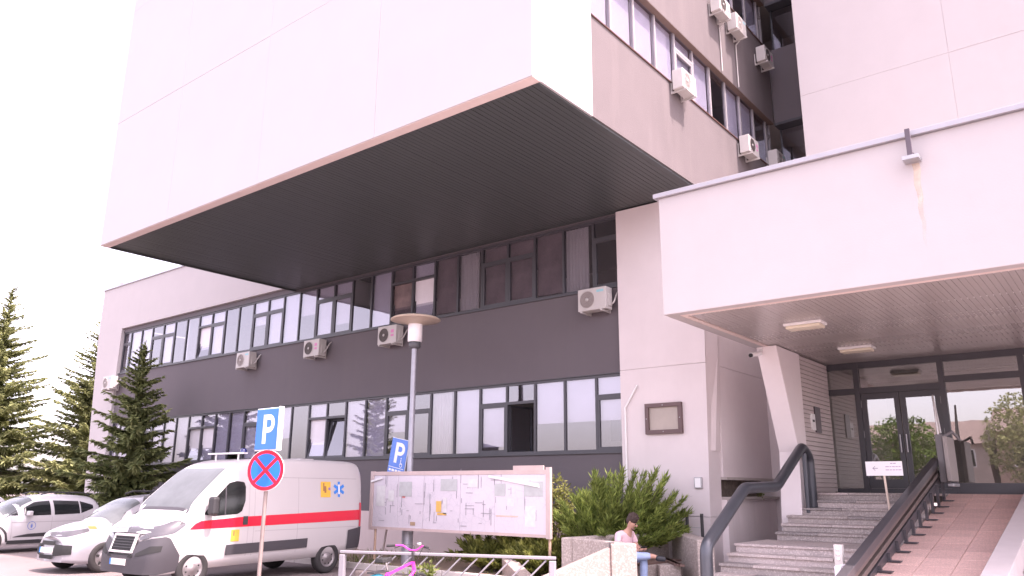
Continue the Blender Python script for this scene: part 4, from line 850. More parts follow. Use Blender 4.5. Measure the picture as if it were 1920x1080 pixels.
for z in (2.25, 2.15, 2.04):
    x = -.25
    while x < .22: wv = rs.uniform(.05, .13); m.box(x, min(x+wv, .26), -.052, -.0505, z, z+.055); x += wv+.03
m.build('text_lines', SNM, DP)
# street lamp
SL = thing('street_lamp', 'mushroom street lamp on a grey pole in front of the wing', 'street lamp', (-14.2, 13.85, 0))
MB().tube([(0, 0, 0), (0, 0, 1.35), (0, 0, 1.45), (0, 0, 5.3)], [.135, .135, .075, .068], 16).build('pole', mat('lamp_pole', (0.36, 0.36, 0.40), 0.45, 0.15, 5, metal=.4, grime=.2, dirt=(.3, .2, .16)), SL)
MB().tube([(0, 0, 1.9), (0, 0, 2.9)], .0705, 16, cap=False).build('pole_sleeve', mat('pole_pale', (0.5, 0.46, 0.47), 0.5, 0.15, 5), SL)
MB().lathe([(.07, 5.25), (.15, 5.28), (.15, 5.42), (.12, 5.43)], 20).build('collar', mat('lamp_collar', (.10, .10, .11), .5), SL)
MB().lathe([(.17, 5.42), (.185, 5.45), (.185, 5.88), (.17, 5.9)], 24).build('diffuser', mat('lamp_opal', (.82, .78, .78), .3), SL)
MB().lathe([(.0, 6.12), (.30, 6.10), (.58, 6.05), (.64, 6.01), (.64, 5.99), (.55, 5.985), (.40, 5.97), (.19, 5.88), (.0, 5.88)], 40).build('reflector_shade', mat('lamp_shade', (.62, .50, .40), .4, .08, 4), SL)
# information map board
IB = thing('map_board', 'wide weathered white map board on thin posts above the bike rack', 'notice board', (-12.37, 13.43, 0)); HWB = 2.68
MP = mat('map_print', (.64, .60, .65), .5, .05, 1.5)
t = MP.node_tree; N_ = t.nodes; b_ = N_['Principled BSDF']; tc_ = N_.new('ShaderNodeTexCoord'); vo = N_.new('ShaderNodeTexVoronoi'); vo.feature = 'DISTANCE_TO_EDGE'; vo.inputs['Scale'].default_value = 6.5; t.links.new(tc_.outputs['Object'], vo.inputs['Vector'])
vo2 = N_.new('ShaderNodeTexVoronoi'); vo2.feature = 'DISTANCE_TO_EDGE'; vo2.inputs['Scale'].default_value = 24; t.links.new(tc_.outputs['Object'], vo2.inputs['Vector'])
def edge_fac(v, w_):
    r_ = N_.new('ShaderNodeMapRange'); r_.inputs[1].default_value = 0; r_.inputs[2].default_value = w_; r_.inputs[3].default_value = 1; r_.inputs[4].default_value = 0; t.links.new(v.outputs['Distance'], r_.inputs[0]); return r_.outputs[0]
src_ = b_.inputs['Base Color'].links[0].from_socket
nz_ = N_.new('ShaderNodeTexNoise'); nz_.inputs['Scale'].default_value = 2.2; t.links.new(tc_.outputs['Object'], nz_.inputs['Vector'])
for v_, w_, c_, am in ((vo, .045, (.38, .40, .44), .4), (vo2, .04, (.42, .36, .42), .35)):
    mu = N_.new('ShaderNodeMath'); mu.operation = 'MULTIPLY'; t.links.new(edge_fac(v_, w_), mu.inputs[0]); mu.inputs[1].default_value = am
    mv = N_.new('ShaderNodeMath'); mv.operation = 'MULTIPLY'; t.links.new(mu.outputs[0], mv.inputs[0]); rr_ = N_.new('ShaderNodeMapRange'); rr_.inputs[1].default_value = .4; rr_.inputs[2].default_value = .6; t.links.new(nz_.outputs[0], rr_.inputs[0]); t.links.new(rr_.outputs[0], mv.inputs[1])
    mx = N_.new('ShaderNodeMix'); mx.data_type = 'RGBA'; t.links.new(mv.outputs[0], mx.inputs[0]); t.links.new(src_, mx.inputs[6]); mx.inputs[7].default_value = (*c_, 1); src_ = mx.outputs[2]
t.links.new(src_, b_.inputs['Base Color'])
xe = [-HWB+.06, -1.75, -.9, .25, 1.25, HWB-.06]
for i in range(5): box('map_panel', MP, IB, xe[i]+.004, xe[i+1]-.004, -.02+rs.uniform(-.004, .004), .02, .90, 2.10)
FRB = mat('board_frame', (.56, .44, .42), .6, .1, 3, grime=.2)
box('frame_rail', FRB, IB, -HWB, HWB, -.035, .045, 2.101, 2.19); box('frame_rail', FRB, IB, -HWB, HWB, -.035, .045, .84, .899); box('frame_post', FRB, IB, -HWB-.05, -HWB+.055, -.04, .04, .82, 2.2); box('frame_post', FRB, IB, HWB-.055, HWB+.05, -.04, .04, .82, 2.24); box('backing', WPAINT, IB, -HWB+.06, HWB-.06, .021, .04, .9, 2.1)
for x in (-HWB+.15, HWB): MB().tube([(x, .02, 0), (x, .02, .84)], .03, 8).build('leg', mat('board_leg', (.50, .34, .25), .6, .2, 6), IB)
box('top_plate', FRB, IB, 1.75, 2.55, -.02, .02, 2.191, 2.28)
for (x, z, w_, h_, c_) in ((-2.35, 1.62, .30, .48, (.66, .66, .66)), (-1.98, 1.62, .20, .26, (.64, .64, .64)), (2.22, 1.25, .28, .42, (.66, .66, .66)), (.62, 1.92, .30, .18, (.64, .63, .63)), (1.70, 1.52, .18, .16, (.63, .63, .63)), (-.20, 1.42, .10, .36, (.64, .63, .63)), (-.40, 1.40, .16, .24, (.72, .45, .12)), (-.30, 1.24, .28, .05, (.70, .42, .12)), (-1.22, 1.0, .16, .08, (.40, .28, .18)), (-1.55, 1.60, .10, .04, (.62, .2, .18)), (-1.50, 1.78, .42, .34, (.46, .48, .48)), (-.1, 1.88, .5, .26, (.46, .48, .48)), (1.4, 1.78, .30, .26, (.46, .48, .48)), (1.6, 1.24, .6, .03, (.66, .5, .42)), (2.3, 1.80, .5, .3, (.46, .48, .48))):
    box('poster', mat('paper_%d_%d' % (int(c_[0]*100), int(c_[2]*100)), c_, .7, .12, 9), IB, x-w_/2, x+w_/2, -.030, -.0265, z-h_/2, z+h_/2)
m = MB()
for i in range(70):
    x = rs.uniform(-2.4, 2.5); z = rs.uniform(.98, 2.0)
    if rs.random() < .6: m.box(x, x+.010, -.0295, -.0255, z, z+rs.uniform(.06, .35))
    else: m.box(x, x+rs.uniform(.06, .35), -.0295, -.0255, z, z+.010)
m.build('map_lines', mat('map_ink', (.30, .29, .32), .7), IB)
MB().prism([(1.1, 2.09), (2.45, 1.90), (2.47, 1.83), (1.1, 2.04)], lambda a, b: (a, -.06, b), lambda a, b: (a, -.045, b)).build('peeling_film', WPAINT, IB)
m = MB().prism([(-2.7, 1.98), (-2.3, 2.06), (-2.3, 2.02), (-2.7, 1.93)], lambda a, b: (a, -.06, b), lambda a, b: (a, -.045, b)); m.build('peeling_film', WPAINT, IB)
# bike rack
BR = thing('bike_rack', 'pale steel bike rack with slanted bars in front of the map board', 'bike rack', (-7.12, 9.95, 0), math.atan2(-1.18, -2.87))
RKM = mat('rack_paint', (.26, .25, .275), .45, .08, 5, grime=.2)
LR = 3.5
MB().box(-.05, LR, -.025, .025, .785, .83).build('top_rail', RKM, BR, bev=.01); MB().box(-.05, LR, -.03, .03, .12, .17).build('bottom_rail', RKM, BR, bev=.01)
for x in (0, LR-.05): MB().box(x-.045, x+.045, -.045, .045, 0, .768).build('post', RKM, BR, bev=.01)
k = 0
for i in range(13):
    x = .1+i*.27; a = (x, 0, .77); b_ = (min(x+.62, LR), 0, .17)
    if x+.62 < LR+.2: MB().tube([a, b_], .013, 8).build('bar', RKM, BR)
# bicycle
BK = thing('bicycle', 'small pink bicycle with blue accents parked at the bike rack', 'bicycle', (-8.35, 8.0, 0), math.atan2(-.42, .78)+pi/2+radians(38))
PK = mat('bike_pink', (.75, .04, .42), .3, .05, 4, coat=.5); CHR = mat('bike_chrome', (.5, .5, .52), .2, .05, 4, metal=.9); BLU = mat('bike_blue', (.05, .45, .62), .4)
# local: +x forward; rear axle x=-.5, front axle x=.5
for x in (-.5, .5):
    R_ = .31; Mx = Matrix.Translation((x, 0, R_)) @ Matrix.Rotation(pi/2, 4, 'X')
    wh = MB().tube([Mx @ Vector((R_*cos(a)*.95, R_*sin(a)*.95, 0)) for a in [2*pi*i/32 for i in range(33)]], .022, 8, cap=False).build('wheel', BLACK, BK)
    MB().tube([Mx @ Vector((R_*cos(a)*.87, R_*sin(a)*.87, 0)) for a in [2*pi*i/32 for i in range(33)]], .011, 6, cap=False).build('rim', CHR, wh)
    sp = MB()
    for i in range(16): a = 2*pi*i/16; sp.tube([Mx @ Vector((0, 0, .02*(-1)**i)), Mx @ Vector((R_*.87*cos(a), R_*.87*sin(a), 0))], .0025, 4, cap=False)
    sp.build('spokes', CHR, wh); MB().tube([(x, -.05, R_), (x, .05, R_)], .022, 8).build('hub', CHR, wh)
bbk = (-.08, 0, .28); seat_t = (-.26, 0, .70); head_t = (.33, 0, .78); head_b = (.37, 0, .66)
MB().tube([bbk, seat_t], .02, 8).tube([(-.24, 0, .66), head_t], .019, 8).tube([bbk, head_b], .023, 8).tube([head_b, head_t], .026, 8).tube([bbk, (-.5, .05, .31)], .012, 6).tube([bbk, (-.5, -.05, .31)], .012, 6).tube([seat_t, (-.5, .05, .31)], .010, 6).tube([seat_t, (-.5, -.05, .31)], .010, 6).build('frame', PK, BK)
MB().tube([(.37, .05, .64), (.5, .05, .31)], .014, 8).tube([(.37, -.05, .64), (.5, -.05, .31)], .014, 8).build('fork', DARK, BK)
MB().tube([seat_t, (-.29, 0, .83)], .014, 8).build('seat_post', CHR, BK)
sd_ = MB().prism([(-.16, .0), (-.15, .075), (-.06, .085), (.03, .04), (.13, .022), (.13, -.022), (.03, -.04), (-.06, -.085), (-.15, -.075)], lambda a, b: (-.31+a, b, .825), lambda a, b: (-.31+a*.95, b*.9, .885)).build('saddle', BLACK, BK, bev=.015)
MB().tube([head_t, (.31, 0, .94)], .018, 8).build('stem', DARK, BK)
MB().tube(fillet([(.22, -.29, 1.0), (.30, -.17, 1.01), (.32, -.06, .94), (.32, .06, .94), (.30, .17, 1.01), (.22, .29, 1.0)], .05), .012, 8).build('handlebar', PK, BK)
for s_ in (-1, 1): 
    MB().tube([(.24, s_*.25, 1.003), (.17, s_*.36, .995)], .018, 8).build('grip', BLACK, BK); MB().tube([(.30, s_*.19, 1.0), (.30, s_*.31, .96)], .007, 6).build('brake_lever', DARK, BK)
MB().tube(fillet([(.30, -.2, 1.0), (.45, -.1, 1.0), (.42, 0, .8)], .08), .004, 5, cap=False).tube(fillet([(.30, .2, 1.0), (.47, .08, 1.02), (.38, 0, .7)], .08), .004, 5, cap=False).build('brake_cable', BLACK, BK)
MB().lathe([(.0, .04), (.035, .03), (.04, 0), (.0, 0)], 12, Matrix.Translation((.29, -.13, 1.02))).build('bell', CHR, BK)
Mr = Matrix.Translation((-.5, 0, .31)) @ Matrix.Rotation(pi/2, 4, 'X')
MB().tube([Mr @ Vector((.36*cos(a), .36*sin(a), 0)) for a in [radians(20+i*10) for i in range(14)]], .025, 6).build('mudguard', BLU, BK)
MB().box(-.62, -.3, -.06, .06, .70, .72).build('carrier', DARK, BK)
MB().lathe([(.085, -.004), (.085, .004), (0, .004)], 18, Matrix.Translation((-.08, -.04, .28)) @ Matrix.Rotation(pi/2, 4, 'X')).tube([(-.08, -.05, .28), (.04, -.05, .18)], .012, 6).tube([(-.08, .05, .28), (-.20, .05, .38)], .012, 6).box(.0, .08, -.15, -.06, .165, .19).box(-.24, -.16, .06, .15, .37, .395).build('crankset', CHR, BK)
# ================================================================ terrazzo seating niche, sloping wall, marker post
TZ = speckle('terrazzo_concrete', (.34, .29, .265), (.50, .43, .40), 45, .9, .4, .15); TZL = speckle('terrazzo_pale', (.31, .25, .225), (.43, .34, .31), 42, .9, .4, .12)
def wallseg(b, p, q, th, z0, z1, z0b=None, z1b=None):
    p, q = Vector(p), Vector(q); d = (q-p).normalized(); nrm = Vector((-d.y, d.x))*th; z1b = z1 if z1b is None else z1b
    c_ = [p, q, q+nrm, p+nrm]; zt = [z1, z1b, z1b, z1]
    b.add([(v.x, v.y, z0) for v in c_]+[(v.x, v.y, zt[i]) for i, v in enumerate(c_)], [(0, 3, 2, 1), (4, 5, 6, 7), (0, 1, 5, 4), (1, 2, 6, 5), (2, 3, 7, 6), (3, 0, 4, 7)]); return b
NI = thing('seating_niche', 'rough terrazzo planter wall forming a seating niche below the juniper', 'planter wall')
for p, q, th in (((-8.30, 12.2), (-7.98, 15.30), .26), ((-7.95, 15.35), (-6.42, 13.35), .30), ((-7.15, 11.75), (-8.28, 12.17), -.22)):
    wallseg(MB(), p, q, th, 0, .95).build('wall', TZ, NI, bev=.02)
wallseg(MB(), (-7.75, 14.75), (-6.95, 13.75), -.40, .0, .46).build('bench_base', TZ, NI, bev=.015)
wallseg(MB(), (-7.95, 12.6), (-7.78, 14.7), -.45, .0, .46).build('bench_base', TZ, NI, bev=.015)
WD = mat('bench_wood', (.16, .10, .085), .7, .2, 4, stretch=(1, 8, 8))
for k in range(3): wallseg(MB(), (-7.78+.09*k, 14.70-.06*k), (-6.95+.09*k, 13.66-.06*k), -.085, .462, .50).build('bench_slat', WD, NI)
wallseg(MB(), (-7.93, 12.6), (-7.76, 14.65), -.42, .462, .495).build('bench_board', WD, NI)
SLW = thing('sloping_wall', 'sunlit pale terrazzo wall with sloping top in the foreground', 'wall')
wallseg(MB(), (-6.74, 11.70), (-7.06, 11.45), .28, 0, .96).build('wall_end', TZL, SLW, bev=.015)
wallseg(MB(), (-7.064, 11.447), (-8.6, 10.25), .25, 0, .90, None, .08).build('wall_slope', TZL, SLW, bev=.015)
MPs = thing('marker_post', 'dark square post with brown cross plate in front of the sloping wall', 'post', (-6.93, 11.32, 0), radians(38))
MB().box(-.045, .045, -.03, .03, 0, .98).build('post', mat('post_dark', (.10, .085, .09), .5), MPs, bev=.005); MB().box(-.06, .37, -.05, -.031, .70, .82).build('cross_plate', mat('plate_brown', (.30, .19, .15), .7, .3, 8), MPs)
LK = thing('low_kerb_wall', 'low white sloping kerb beside the rack and planter', 'kerb')
wallseg(MB(), (-10.9, 13.4), (-8.75, 11.55), .28, 0, .40, None, .12).build('stone', TZL, LK, bev=.02); wallseg(MB(), (-13.2, 11.4), (-10.1, 10.95), .18, 0, .14).build('stone', TZL, LK, bev=.02)

# ================================================================ person sitting in the niche, looking at a phone
PRO = thing('person', 'person in pink shirt and light jeans sitting on the niche bench looking at phone', 'person', (-7.74, 12.98, .5), radians(-12))
# local: +x forward (away from the back wall), z up from seat
def skin(name, verts, edges, radii, m, parent, sub=2, root=0):
    me = bpy.data.meshes.new(name); me.from_pydata(verts, edges, []); o = obj(name, me, m, parent)
    md = o.modifiers.new('skin', 'SKIN'); md.use_smooth_shade = True
    if not me.skin_vertices: me.attributes.new if False else None
    sv_ = me.skin_vertices[0].data if me.skin_vertices else None
    if sv_ is None:
        bm = bmesh.new(); bm.from_mesh(me); bm.verts.layers.skin.verify(); bm.to_mesh(me); bm.free(); sv_ = me.skin_vertices[0].data
    for i, r in enumerate(radii): sv_[i].radius = (r, r) if not isinstance(r, tuple) else r; sv_[i].use_root = (i == root)
    s_ = o.modifiers.new('sub', 'SUBSURF'); s_.levels = sub; s_.render_levels = sub; return o
SKN = mat('skin', (.50, .28, .21), .6, .08, 6); SHT = mat('shirt_pink', (.72, .50, .54), .9, .06, 8, .2, 60); JEA = mat('jeans_light', (.34, .44, .66), .9, .12, 10, .2, 90); HAIR = mat('hair_dark', (.055, .033, .028), .7, .3, 20, .6, 60); SHOE = mat('shoe_dark', (.03, .032, .04), .6)
V = [(0, 0, .10), (.04, 0, .28), (.10, 0, .46), (.17, 0, .56), (.22, 0, .62), (.27, 0, .69), (.30, 0, .78),          # spine, neck, head 0-6
     (.10, .17, .50), (.16, .23, .30), (.36, .12, .24), (.42, .09, .25),                                             # left arm 7-10
     (.10, -.17, .50), (.16, -.24, .30), (.36, -.12, .24), (.42, -.09, .25),                                         # right arm 11-14
     (.05, .09, .09), (.44, .10, .12), (.42, .10, -.34), (.50, .10, -.42),                                           # left leg 15-18
     (.05, -.09, .09), (.42, -.16, .16), (.62, .14, .16), (.72, .18, .13)]                                           # right leg crossed over 19-22
E_ = [(0, 1), (1, 2), (2, 3), (3, 4), (4, 5), (5, 6), (2, 7), (7, 8), (8, 9), (9, 10), (2, 11), (11, 12), (12, 13), (13, 14), (0, 15), (15, 16), (16, 17), (17, 18), (0, 19), (19, 20), (20, 21), (21, 22)]
RR = [(.15, .12), (.14, .10), (.15, .10), .07, .052, .085, .085, .055, .045, .032, .03, .055, .045, .032, .03, .085, .068, .045, .03, .085, .068, .045, .03]
body = skin('body', V, E_, RR, SKN, PRO)
skin('shirt', [(0, 0, .06), (.03, 0, .26), (.10, 0, .45), (.16, 0, .545), (.09, .18, .50), (.145, .235, .34), (.09, -.18, .50), (.145, -.245, .34)], [(0, 1), (1, 2), (2, 3), (2, 4), (4, 5), (2, 6), (6, 7)], [(.175, .15), (.165, .13), (.17, .125), .08, .075, .068, .075, .068], SHT, PRO)
skin('trousers', [(0, 0, .08), (.05, .09, .09), (.44, .10, .12), (.42, .10, -.32), (.05, -.09, .09), (.42, -.16, .16), (.60, .12, .16)], [(0, 1), (1, 2), (2, 3), (0, 4), (4, 5), (5, 6)], [(.165, .14), .105, .085, .065, .105, .085, .062], JEA, PRO)
for v, d in (((.42, .10, -.42), (.14, 0, -.035)), ((.66, .15, .13), (.17, .09, -.02))):
    skin('shoe', [v, tuple(v[i]+d[i]*.5 for i in range(3)), tuple(v[i]+d[i] for i in range(3))], [(0, 1), (1, 2)], [.058, .055, .04], SHOE, PRO)
hd = Matrix.Translation((.31, 0, .735)) @ Matrix.Rotation(radians(32), 4, 'Y')
def sphere(sx, sy, sz, M, n=14):
    m = MB(); vs = []; fs = []
    for i in range(n+1):
        for k in range(2*n): th, ph = pi*i/n, pi*k/n; vs.append(M @ Vector((sx*sin(th)*cos(ph), sy*sin(th)*sin(ph), sz*cos(th))))
    for i in range(n):
        for k in range(2*n): fs.append((i*2*n+k, (i+1)*2*n+k, (i+1)*2*n+(k+1) % (2*n), i*2*n+(k+1) % (2*n)))
    return m.add(vs, fs, True)
hb = sphere(.108, .094, .10, hd @ Matrix.Translation((-.042, 0, .048))); 
q = sphere(.075, .088, .10, hd @ Matrix.Translation((-.072, 0, -.005))); hb.add(q.v, q.f, True)
for i in range(140):
    a = rs.uniform(0, 2*pi); e = rs.uniform(.0, 1.3); p = hd @ Vector((-.03+.10*cos(a)*cos(e), .085*sin(a)*cos(e), .06+.075*sin(e))); q = p+Vector((rs.uniform(-.02, .03), rs.uniform(-.02, .02), rs.uniform(-.005, .03))); hb.tube([p, q], [.012, .003], 4, cap=False)
hb.build('hair', HAIR, PRO)
sphere(.030, .042, .022, hd @ Matrix.Translation((.05, 0, -.11)), 8).build('beard', mat('beard', (.16, .09, .07), .8), PRO)
f_ = MB(); 
for s_ in (-1, 1): sphere_ = sphere(.012, .013, .009, hd @ Matrix.Translation((.085, .034*s_, .005)), 6); f_.add(sphere_.v, sphere_.f, True)
f_.build('eyes', DARK, PRO)
f_ = sphere(.018, .014, .026, hd @ Matrix.Translation((.098, 0, -.022)), 6); 
for s_ in (-1, 1): q = sphere(.016, .009, .028, hd @ Matrix.Translation((-.005, .09*s_, -.01)), 6); f_.add(q.v, q.f, True)
f_.build('nose_and_ears', SKN, PRO)
# hands: palm + five fingers each
for s_ in (1, -1):
    b0 = Vector((.42, .085*s_, .25)); ve = [tuple(b0), tuple(b0+Vector((.06, -.02*s_, .01)))]; ed = [(0, 1)]; ra = [.03, .032]
    for k, L_ in enumerate((.035, .045, .05, .046)):
        o_ = Vector((.0, (.03-.02*k)*s_, 0)); base = Vector(ve[1])+o_*1.0+Vector((.02, 0, 0)); i0 = len(ve); ve += [tuple(base), tuple(base+Vector((L_*.7, -.01*s_, .012))), tuple(base+Vector((L_*.9, -.02*s_, .034)))]; ed += [(1, i0), (i0, i0+1), (i0+1, i0+2)]; ra += [.010, .009, .008]
    i0 = len(ve); ve += [tuple(b0+Vector((.035, -.035*s_, .02))), tuple(b0+Vector((.065, -.055*s_, .035)))]; ed += [(0, i0), (i0, i0+1)]; ra += [.011, .009]
    skin('hand', ve, ed, ra, SKN, PRO, 1)
ph = box('phone', BLACK, None, -.04, .04, -.075, .075, -.004, .004, bev=.003); ph.location = (-7.74+.52*cos(radians(-12)), 12.98+.52*sin(radians(-12)), .5+.30); ph.rotation_euler = (0, radians(-30), radians(-12)); tag(ph, 'dark phone held in both hands by the seated person', 'phone')
# ================================================================ plants
SPR1 = leafmat('spruce_needles', (.13, .165, .07), (.35, .38, .17)); SPR2 = leafmat('spruce_needles_olive', (.18, .21, .09), (.44, .45, .22))
JUN = leafmat('juniper_needles', (.09, .14, .035), (.38, .46, .12)); JUN2 = leafmat('juniper_yellow', (.09, .11, .025), (.24, .25, .07)); SHR = leafmat('shrub_leaves', (.16, .18, .05), (.34, .33, .12)); BUSH = leafmat('bush_leaves', (.05, .10, .015), (.15, .24, .04)); WEED = leafmat('weed_leaves', (.09, .13, .03), (.22, .24, .08))
BARK = mat('bark', (.085, .06, .045), .95, .3, 6, .8, 20, stretch=(1, 1, .3))
def blade(b, p, d, L, w, nrm):
    s_ = d.cross(nrm).normalized()*w; q = p+d*L; m_ = p+d*L*.45
    b.v += [tuple(p), tuple(m_+s_), tuple(q), tuple(m_-s_)]; o = len(b.v)-4; b.f.append((o, o+1, o+2, o+3)); b.sm.append(False)
def spruce(H, R0, seed, dens=1.0, top=1.0):
    r = random.Random(seed); tr = MB(); cr = MB()
    tr.tube([(0, 0, 0), (r.uniform(-.05, .05), 0, H*.4), (0, r.uniform(-.05, .05), H*.8), (0, 0, H)], [H*.017, H*.013, H*.005, .008], 9)
    z = H*.05
    while z < H-.1:
        f = z/H; R = R0*(1-f)**.95*r.uniform(.82, 1.12)+.05; nb = 7 if f < .8 else 5; a0 = r.uniform(0, 2*pi)
        for k in range(nb):
            if r.random() < .06: continue
            a = a0+2*pi*k/nb+r.uniform(-.3, .3); Rb = R*r.uniform(.5, 1.22); droop = (.32*(1-f)+.02)*r.uniform(.4, 1.5); z0 = z+r.uniform(-.28, .28); up_ = .55*f
            hd_ = Vector((cos(a), sin(a), 0)); sd2 = Vector((-sin(a), cos(a), 0)); pts = []; n = max(3, int(Rb/.17))
            for i in range(n+1):
                t = i/n; pts.append(hd_*Rb*t+Vector((0, 0, z0+Rb*(up_*t-droop*t*1.3+droop*.9*t*t))))
            if Rb > .5: tr.tube([pts[0], pts[n//2], pts[-1]], [.02+.012*Rb, .015, .005], 5, cap=False)
            for i in range(n+1):
                t = i/n; p = pts[i]; dd = (pts[min(i+1, n)]-pts[max(i-1, 0)]).normalized(); sf = .30+.70*min(1, 1.6*(1-f)); tl_ = (.20*sf+.42*Rb*.5*(1-t*.75))*r.uniform(.75, 1.2)*(.7+.3*top)
                for s_ in (-1, 1):
                    for q in range(int(6*dens)):
                        d = (dd*r.uniform(.5, 1.1)+sd2*s_*r.uniform(.5, 1.0)+Vector((0, 0, r.uniform(-.95, .2)))).normalized(); blade(cr, p+dd*r.uniform(-.09, .09), d, tl_*r.uniform(.6, 1.1),   .045+.03*r.random(), Vector((r.uniform(-.4, .4), r.uniform(-.4, .4), 1)))
                d = (dd+Vector((r.uniform(-.2, .2), r.uniform(-.2, .2), r.uniform(-.5, .1)))).normalized(); blade(cr, p, d, .30*sf, .05*sf, Vector((r.uniform(-.5, .5), r.uniform(-.5, .5), 1))); blade(cr, p, d, .30*sf, .05*sf, sd2); blade(cr, p, Vector((r.uniform(-.5, .5), r.uniform(-.5, .5), -1)).normalized(), .28*sf, .035, dd)
        z += (.20+.10*(1-f))*r.uniform(.8, 1.2)/max(.8, dens)
    for i in range(10): blade(cr, Vector((0, 0, H-.05*i)), Vector((r.uniform(-.5, .5), r.uniform(-.5, .5), 1)).normalized(), .22, .02, Vector((1, r.uniform(-1, 1), 0)))
    return tr, cr
def plant(name, label, cat, loc, tr, cr, leaf, group=None, rz=0, trunk='trunk', crown='crown'):
    t_ = thing(name, label, cat, loc, rz, group); tr.build(trunk, BARK, t_); cr.build(crown, leaf, t_); return t_
GT = 'spruce trees left of the clinic wing'
a, b = spruce(7.0, 2.35, 11, 1.3); plant('spruce_tree', 'young dark spruce in front of the wing behind the parked cars', 'tree', (-28.9, 14.1, 0), a, b, SPR1, GT)
a, b = spruce(13.8, 4.6, 5, 1.1); plant('spruce_tree', 'tall broad spruce at the left edge of the picture', 'tree', (-54.0, 17.6, 0), a, b, SPR2, GT)
a, b = spruce(13.0, 4.4, 8, 1.2); plant('spruce_tree', 'thin spruce standing behind the white end wall', 'tree', (-50.2, 22.0, 0), a, b, SPR2, GT)
a, b = spruce(9.0, 2.6, 21, .9); plant('spruce_tree', 'spruce mirrored in the ground floor ribbon windows', 'tree', (-34.2, 1.6, 0), a, b, SPR1, GT)
def bush(n, base_r, hmax, spread, seed, L=(.5, 1.2), tw=.13, w_=.018, lean=(0, 0), nb=26):
    r = random.Random(seed); tr = MB(); cr = MB()
    for i in range(n):
        a = r.uniform(0, 2*pi); rr = base_r*math.sqrt(r.random()); p0 = Vector((rr*cos(a), rr*sin(a), r.uniform(0, .15))); el = r.uniform(.35, 1.35); a2 = a+r.uniform(-.5, .5); d = Vector((cos(a2)*cos(el)*spread+lean[0], sin(a2)*cos(el)*spread+lean[1], sin(el))); Lb = r.uniform(*L)*hmax
        pts = [p0+d*Lb*t+Vector((0, 0, -.10*Lb*t*t)) for t in (0, .25, .5, .75, 1)]; tr.tube(pts, [.018, .014, .010, .006, .003], 5, cap=False)
        for k in range(nb):
            t = .18+.82*(k/nb)**.8; j = min(3, int(t*4)); p = pts[j].lerp(pts[j+1], t*4-j); dd = (pts[j+1]-pts[j]).normalized()
            for q in range(4):
                v = (dd*r.uniform(.6, 1.4)+Vector((r.uniform(-1, 1), r.uniform(-1, 1), r.uniform(-.4, .8)))*.75).normalized(); blade(cr, p+Vector((r.uniform(-.04, .04), r.uniform(-.04, .04), r.uniform(-.03, .03))), v, tw*r.uniform(.6, 1.4), w_, Vector((r.uniform(-1, 1), r.uniform(-1, 1), r.uniform(-.2, 1))))
    return tr, cr
def leafbush(n, R, Hc, seed, size=.07, squash=1.0, h0=0.2):
    r = random.Random(seed); tr = MB(); cr = MB()
    for i in range(n):
        u = Vector((r.gauss(0, 1), r.gauss(0, 1), r.gauss(0, 1))).normalized(); rad = (r.random()**.4); c = Vector((u.x*R*rad, u.y*R*rad, h0+Hc*.5+u.z*Hc*.5*rad*squash)); c *= 1
        if i % 30 == 0: tr.tube([(0, 0, 0), c*.5+Vector((0, 0, -.05)), c], [.02, .012, .004], 5, cap=False)
        for q in range(7):
            d = Vector((r.uniform(-1, 1), r.uniform(-1, 1), r.uniform(-.5, 1))).normalized(); blade(cr, c+d*r.uniform(0, .10), d, size*r.uniform(.7, 1.4), size*.32, Vector((r.uniform(-1, 1), r.uniform(-1, 1), 1)))
    return tr, cr
a, b = bush(190, .45, 1.55, .66, 3, (.65, 1.35), .15, .012, (.18, .0), 60)
plant('juniper_bush', 'big dark green juniper spreading over the terrazzo seating wall', 'bush', (-8.98, 14.62, .35), a, b, JUN, trunk='stems', crown='foliage')
GJ = 'low yellow green junipers under the map board'
for i, (x, y, lb) in enumerate(((-11.65, 14.0, 'low yellowish juniper at the left end under the map board'), (-10.9, 14.1, 'low yellowish juniper in the middle under the map board'), (-10.15, 13.9, 'low yellowish juniper next to the seating niche'))):
    a, b = bush(80, .36, .68, .95, 40+i, (.6, 1.2), .15, .02, (0, 0), 24); plant('low_juniper', lb, 'bush', (x, y, .05), a, b, JUN2, GJ, trunk='stems', crown='foliage')
a, b = leafbush(420, .55, 1.75, 9, .075, 1, .35); plant('leafy_shrub', 'pale yellow green leafy shrub behind the right end of the map board', 'shrub', (-10.55, 14.7, .05), a, b, SHR, trunk='stems', crown='foliage')
GW = 'weeds growing at the bike rack'
for i, (x, y, h, lb) in enumerate(((-8.75, 8.95, .62, 'leafy weed behind the bicycle handlebar'), (-9.2, 9.05, .40, 'lower weed behind the bicycle frame'), (-8.2, 9.35, .35, 'weed at the rack bars right of the bicycle'))):
    a, b = leafbush(int(60*h/.4), .16, h, 60+i, .07, 1, .05); plant('weed', lb, 'plant', (x, y, .03), a, b, WEED, GW, trunk='stems', crown='leaves')
a, b = leafbush(10, .09, .16, 77, .05, 1, 0); plant('weed', 'small weed growing from the concrete ledge below the recess', 'plant', (-7.1, 18.2, 1.62), a, b, WEED, GW, trunk='stems', crown='leaves')
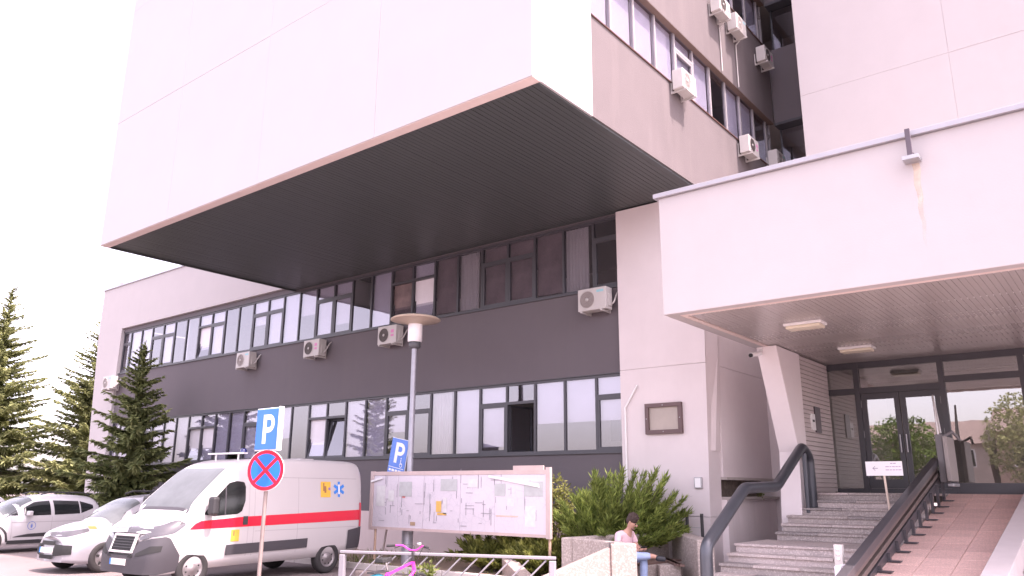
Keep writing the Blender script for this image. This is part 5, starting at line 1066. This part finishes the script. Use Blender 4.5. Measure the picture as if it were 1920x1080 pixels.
# grass tufts on the planted strip
gb = MB(); r = random.Random(4)
for i in range(9000):
    x = r.uniform(-33, -9.4); y = r.uniform(12.85, 15.9)
    if math.sin(x*1.1)+math.sin(y*2.3+x*.6)+r.uniform(-1.1, 1.1) < .15: continue
    blade(gb, Vector((x, y, .05)), Vector((r.uniform(-.5, .5), r.uniform(-.5, .5), 1)).normalized(), r.uniform(.06, .16), .008, Vector((r.uniform(-1, 1), r.uniform(-1, 1), 0)))
tag(gb.build('grass', WEED), 'patchy dry grass on the soil strip below the wing', 'grass', kind='stuff')
# ================================================================ across the street (seen only mirrored in the entrance glass)
a, b = leafbush(1500, 2.1, 4.2, 31, .16, 1, 2.0)
a.tube([(0, 0, 0), (0, 0, 3.5)], [.16, .1], 8); plant('street_tree', 'round green tree mirrored in the entrance doors', 'tree', (-11.1, -12, 0), a, b, BUSH)
a, b = leafbush(1300, 3.0, 6.5, 32, .2, 1, 2.0)
a.tube([(0, 0, 0), (0, 0, 4.5)], [.2, .12], 8); plant('street_tree', 'grey green tree mirrored at the right end of the entrance glass', 'tree', (-5.9, -25, 0), a, b, SPR2)
for lb, x0, x1, y, h, m_ in (('long pale house across the street mirrored in the glass', -19.5, -9.2, -31, 5.4, mat('house_plaster', (.50, .42, .38), .9, .25, .8, grime=.4)), ('low brick toned house across the street mirrored in the glass', -8.6, 4, -30, 6.2, mat('house_brick', (.42, .30, .25), .9, .35, .6, grime=.5))):
    hs_ = thing('street_house', lb, 'house'); box('wall', m_, hs_, x0, x1, y-7, y, 0, h)
    MB().prism([(y-7.4, h), (y+.4, h), (y-3.5, h+2.0)], lambda a, b: (x0-.3, a, b), lambda a, b: (x1+.3, a, b)).build('roof', mat('roof_tiles', (.26, .20, .18), .9, .2, 3), hs_)
    x = x0+1
    while x < x1-1.5:
        for z in (1.0, 3.6): wn = box('window', WPAINT, hs_, x, x+1.1, y+.002, y+.06, z, z+1.4); box('pane', CGLASS, wn, x+.08, x+1.02, y+.061, y+.07, z+.08, z+1.32)
        x += 2.4
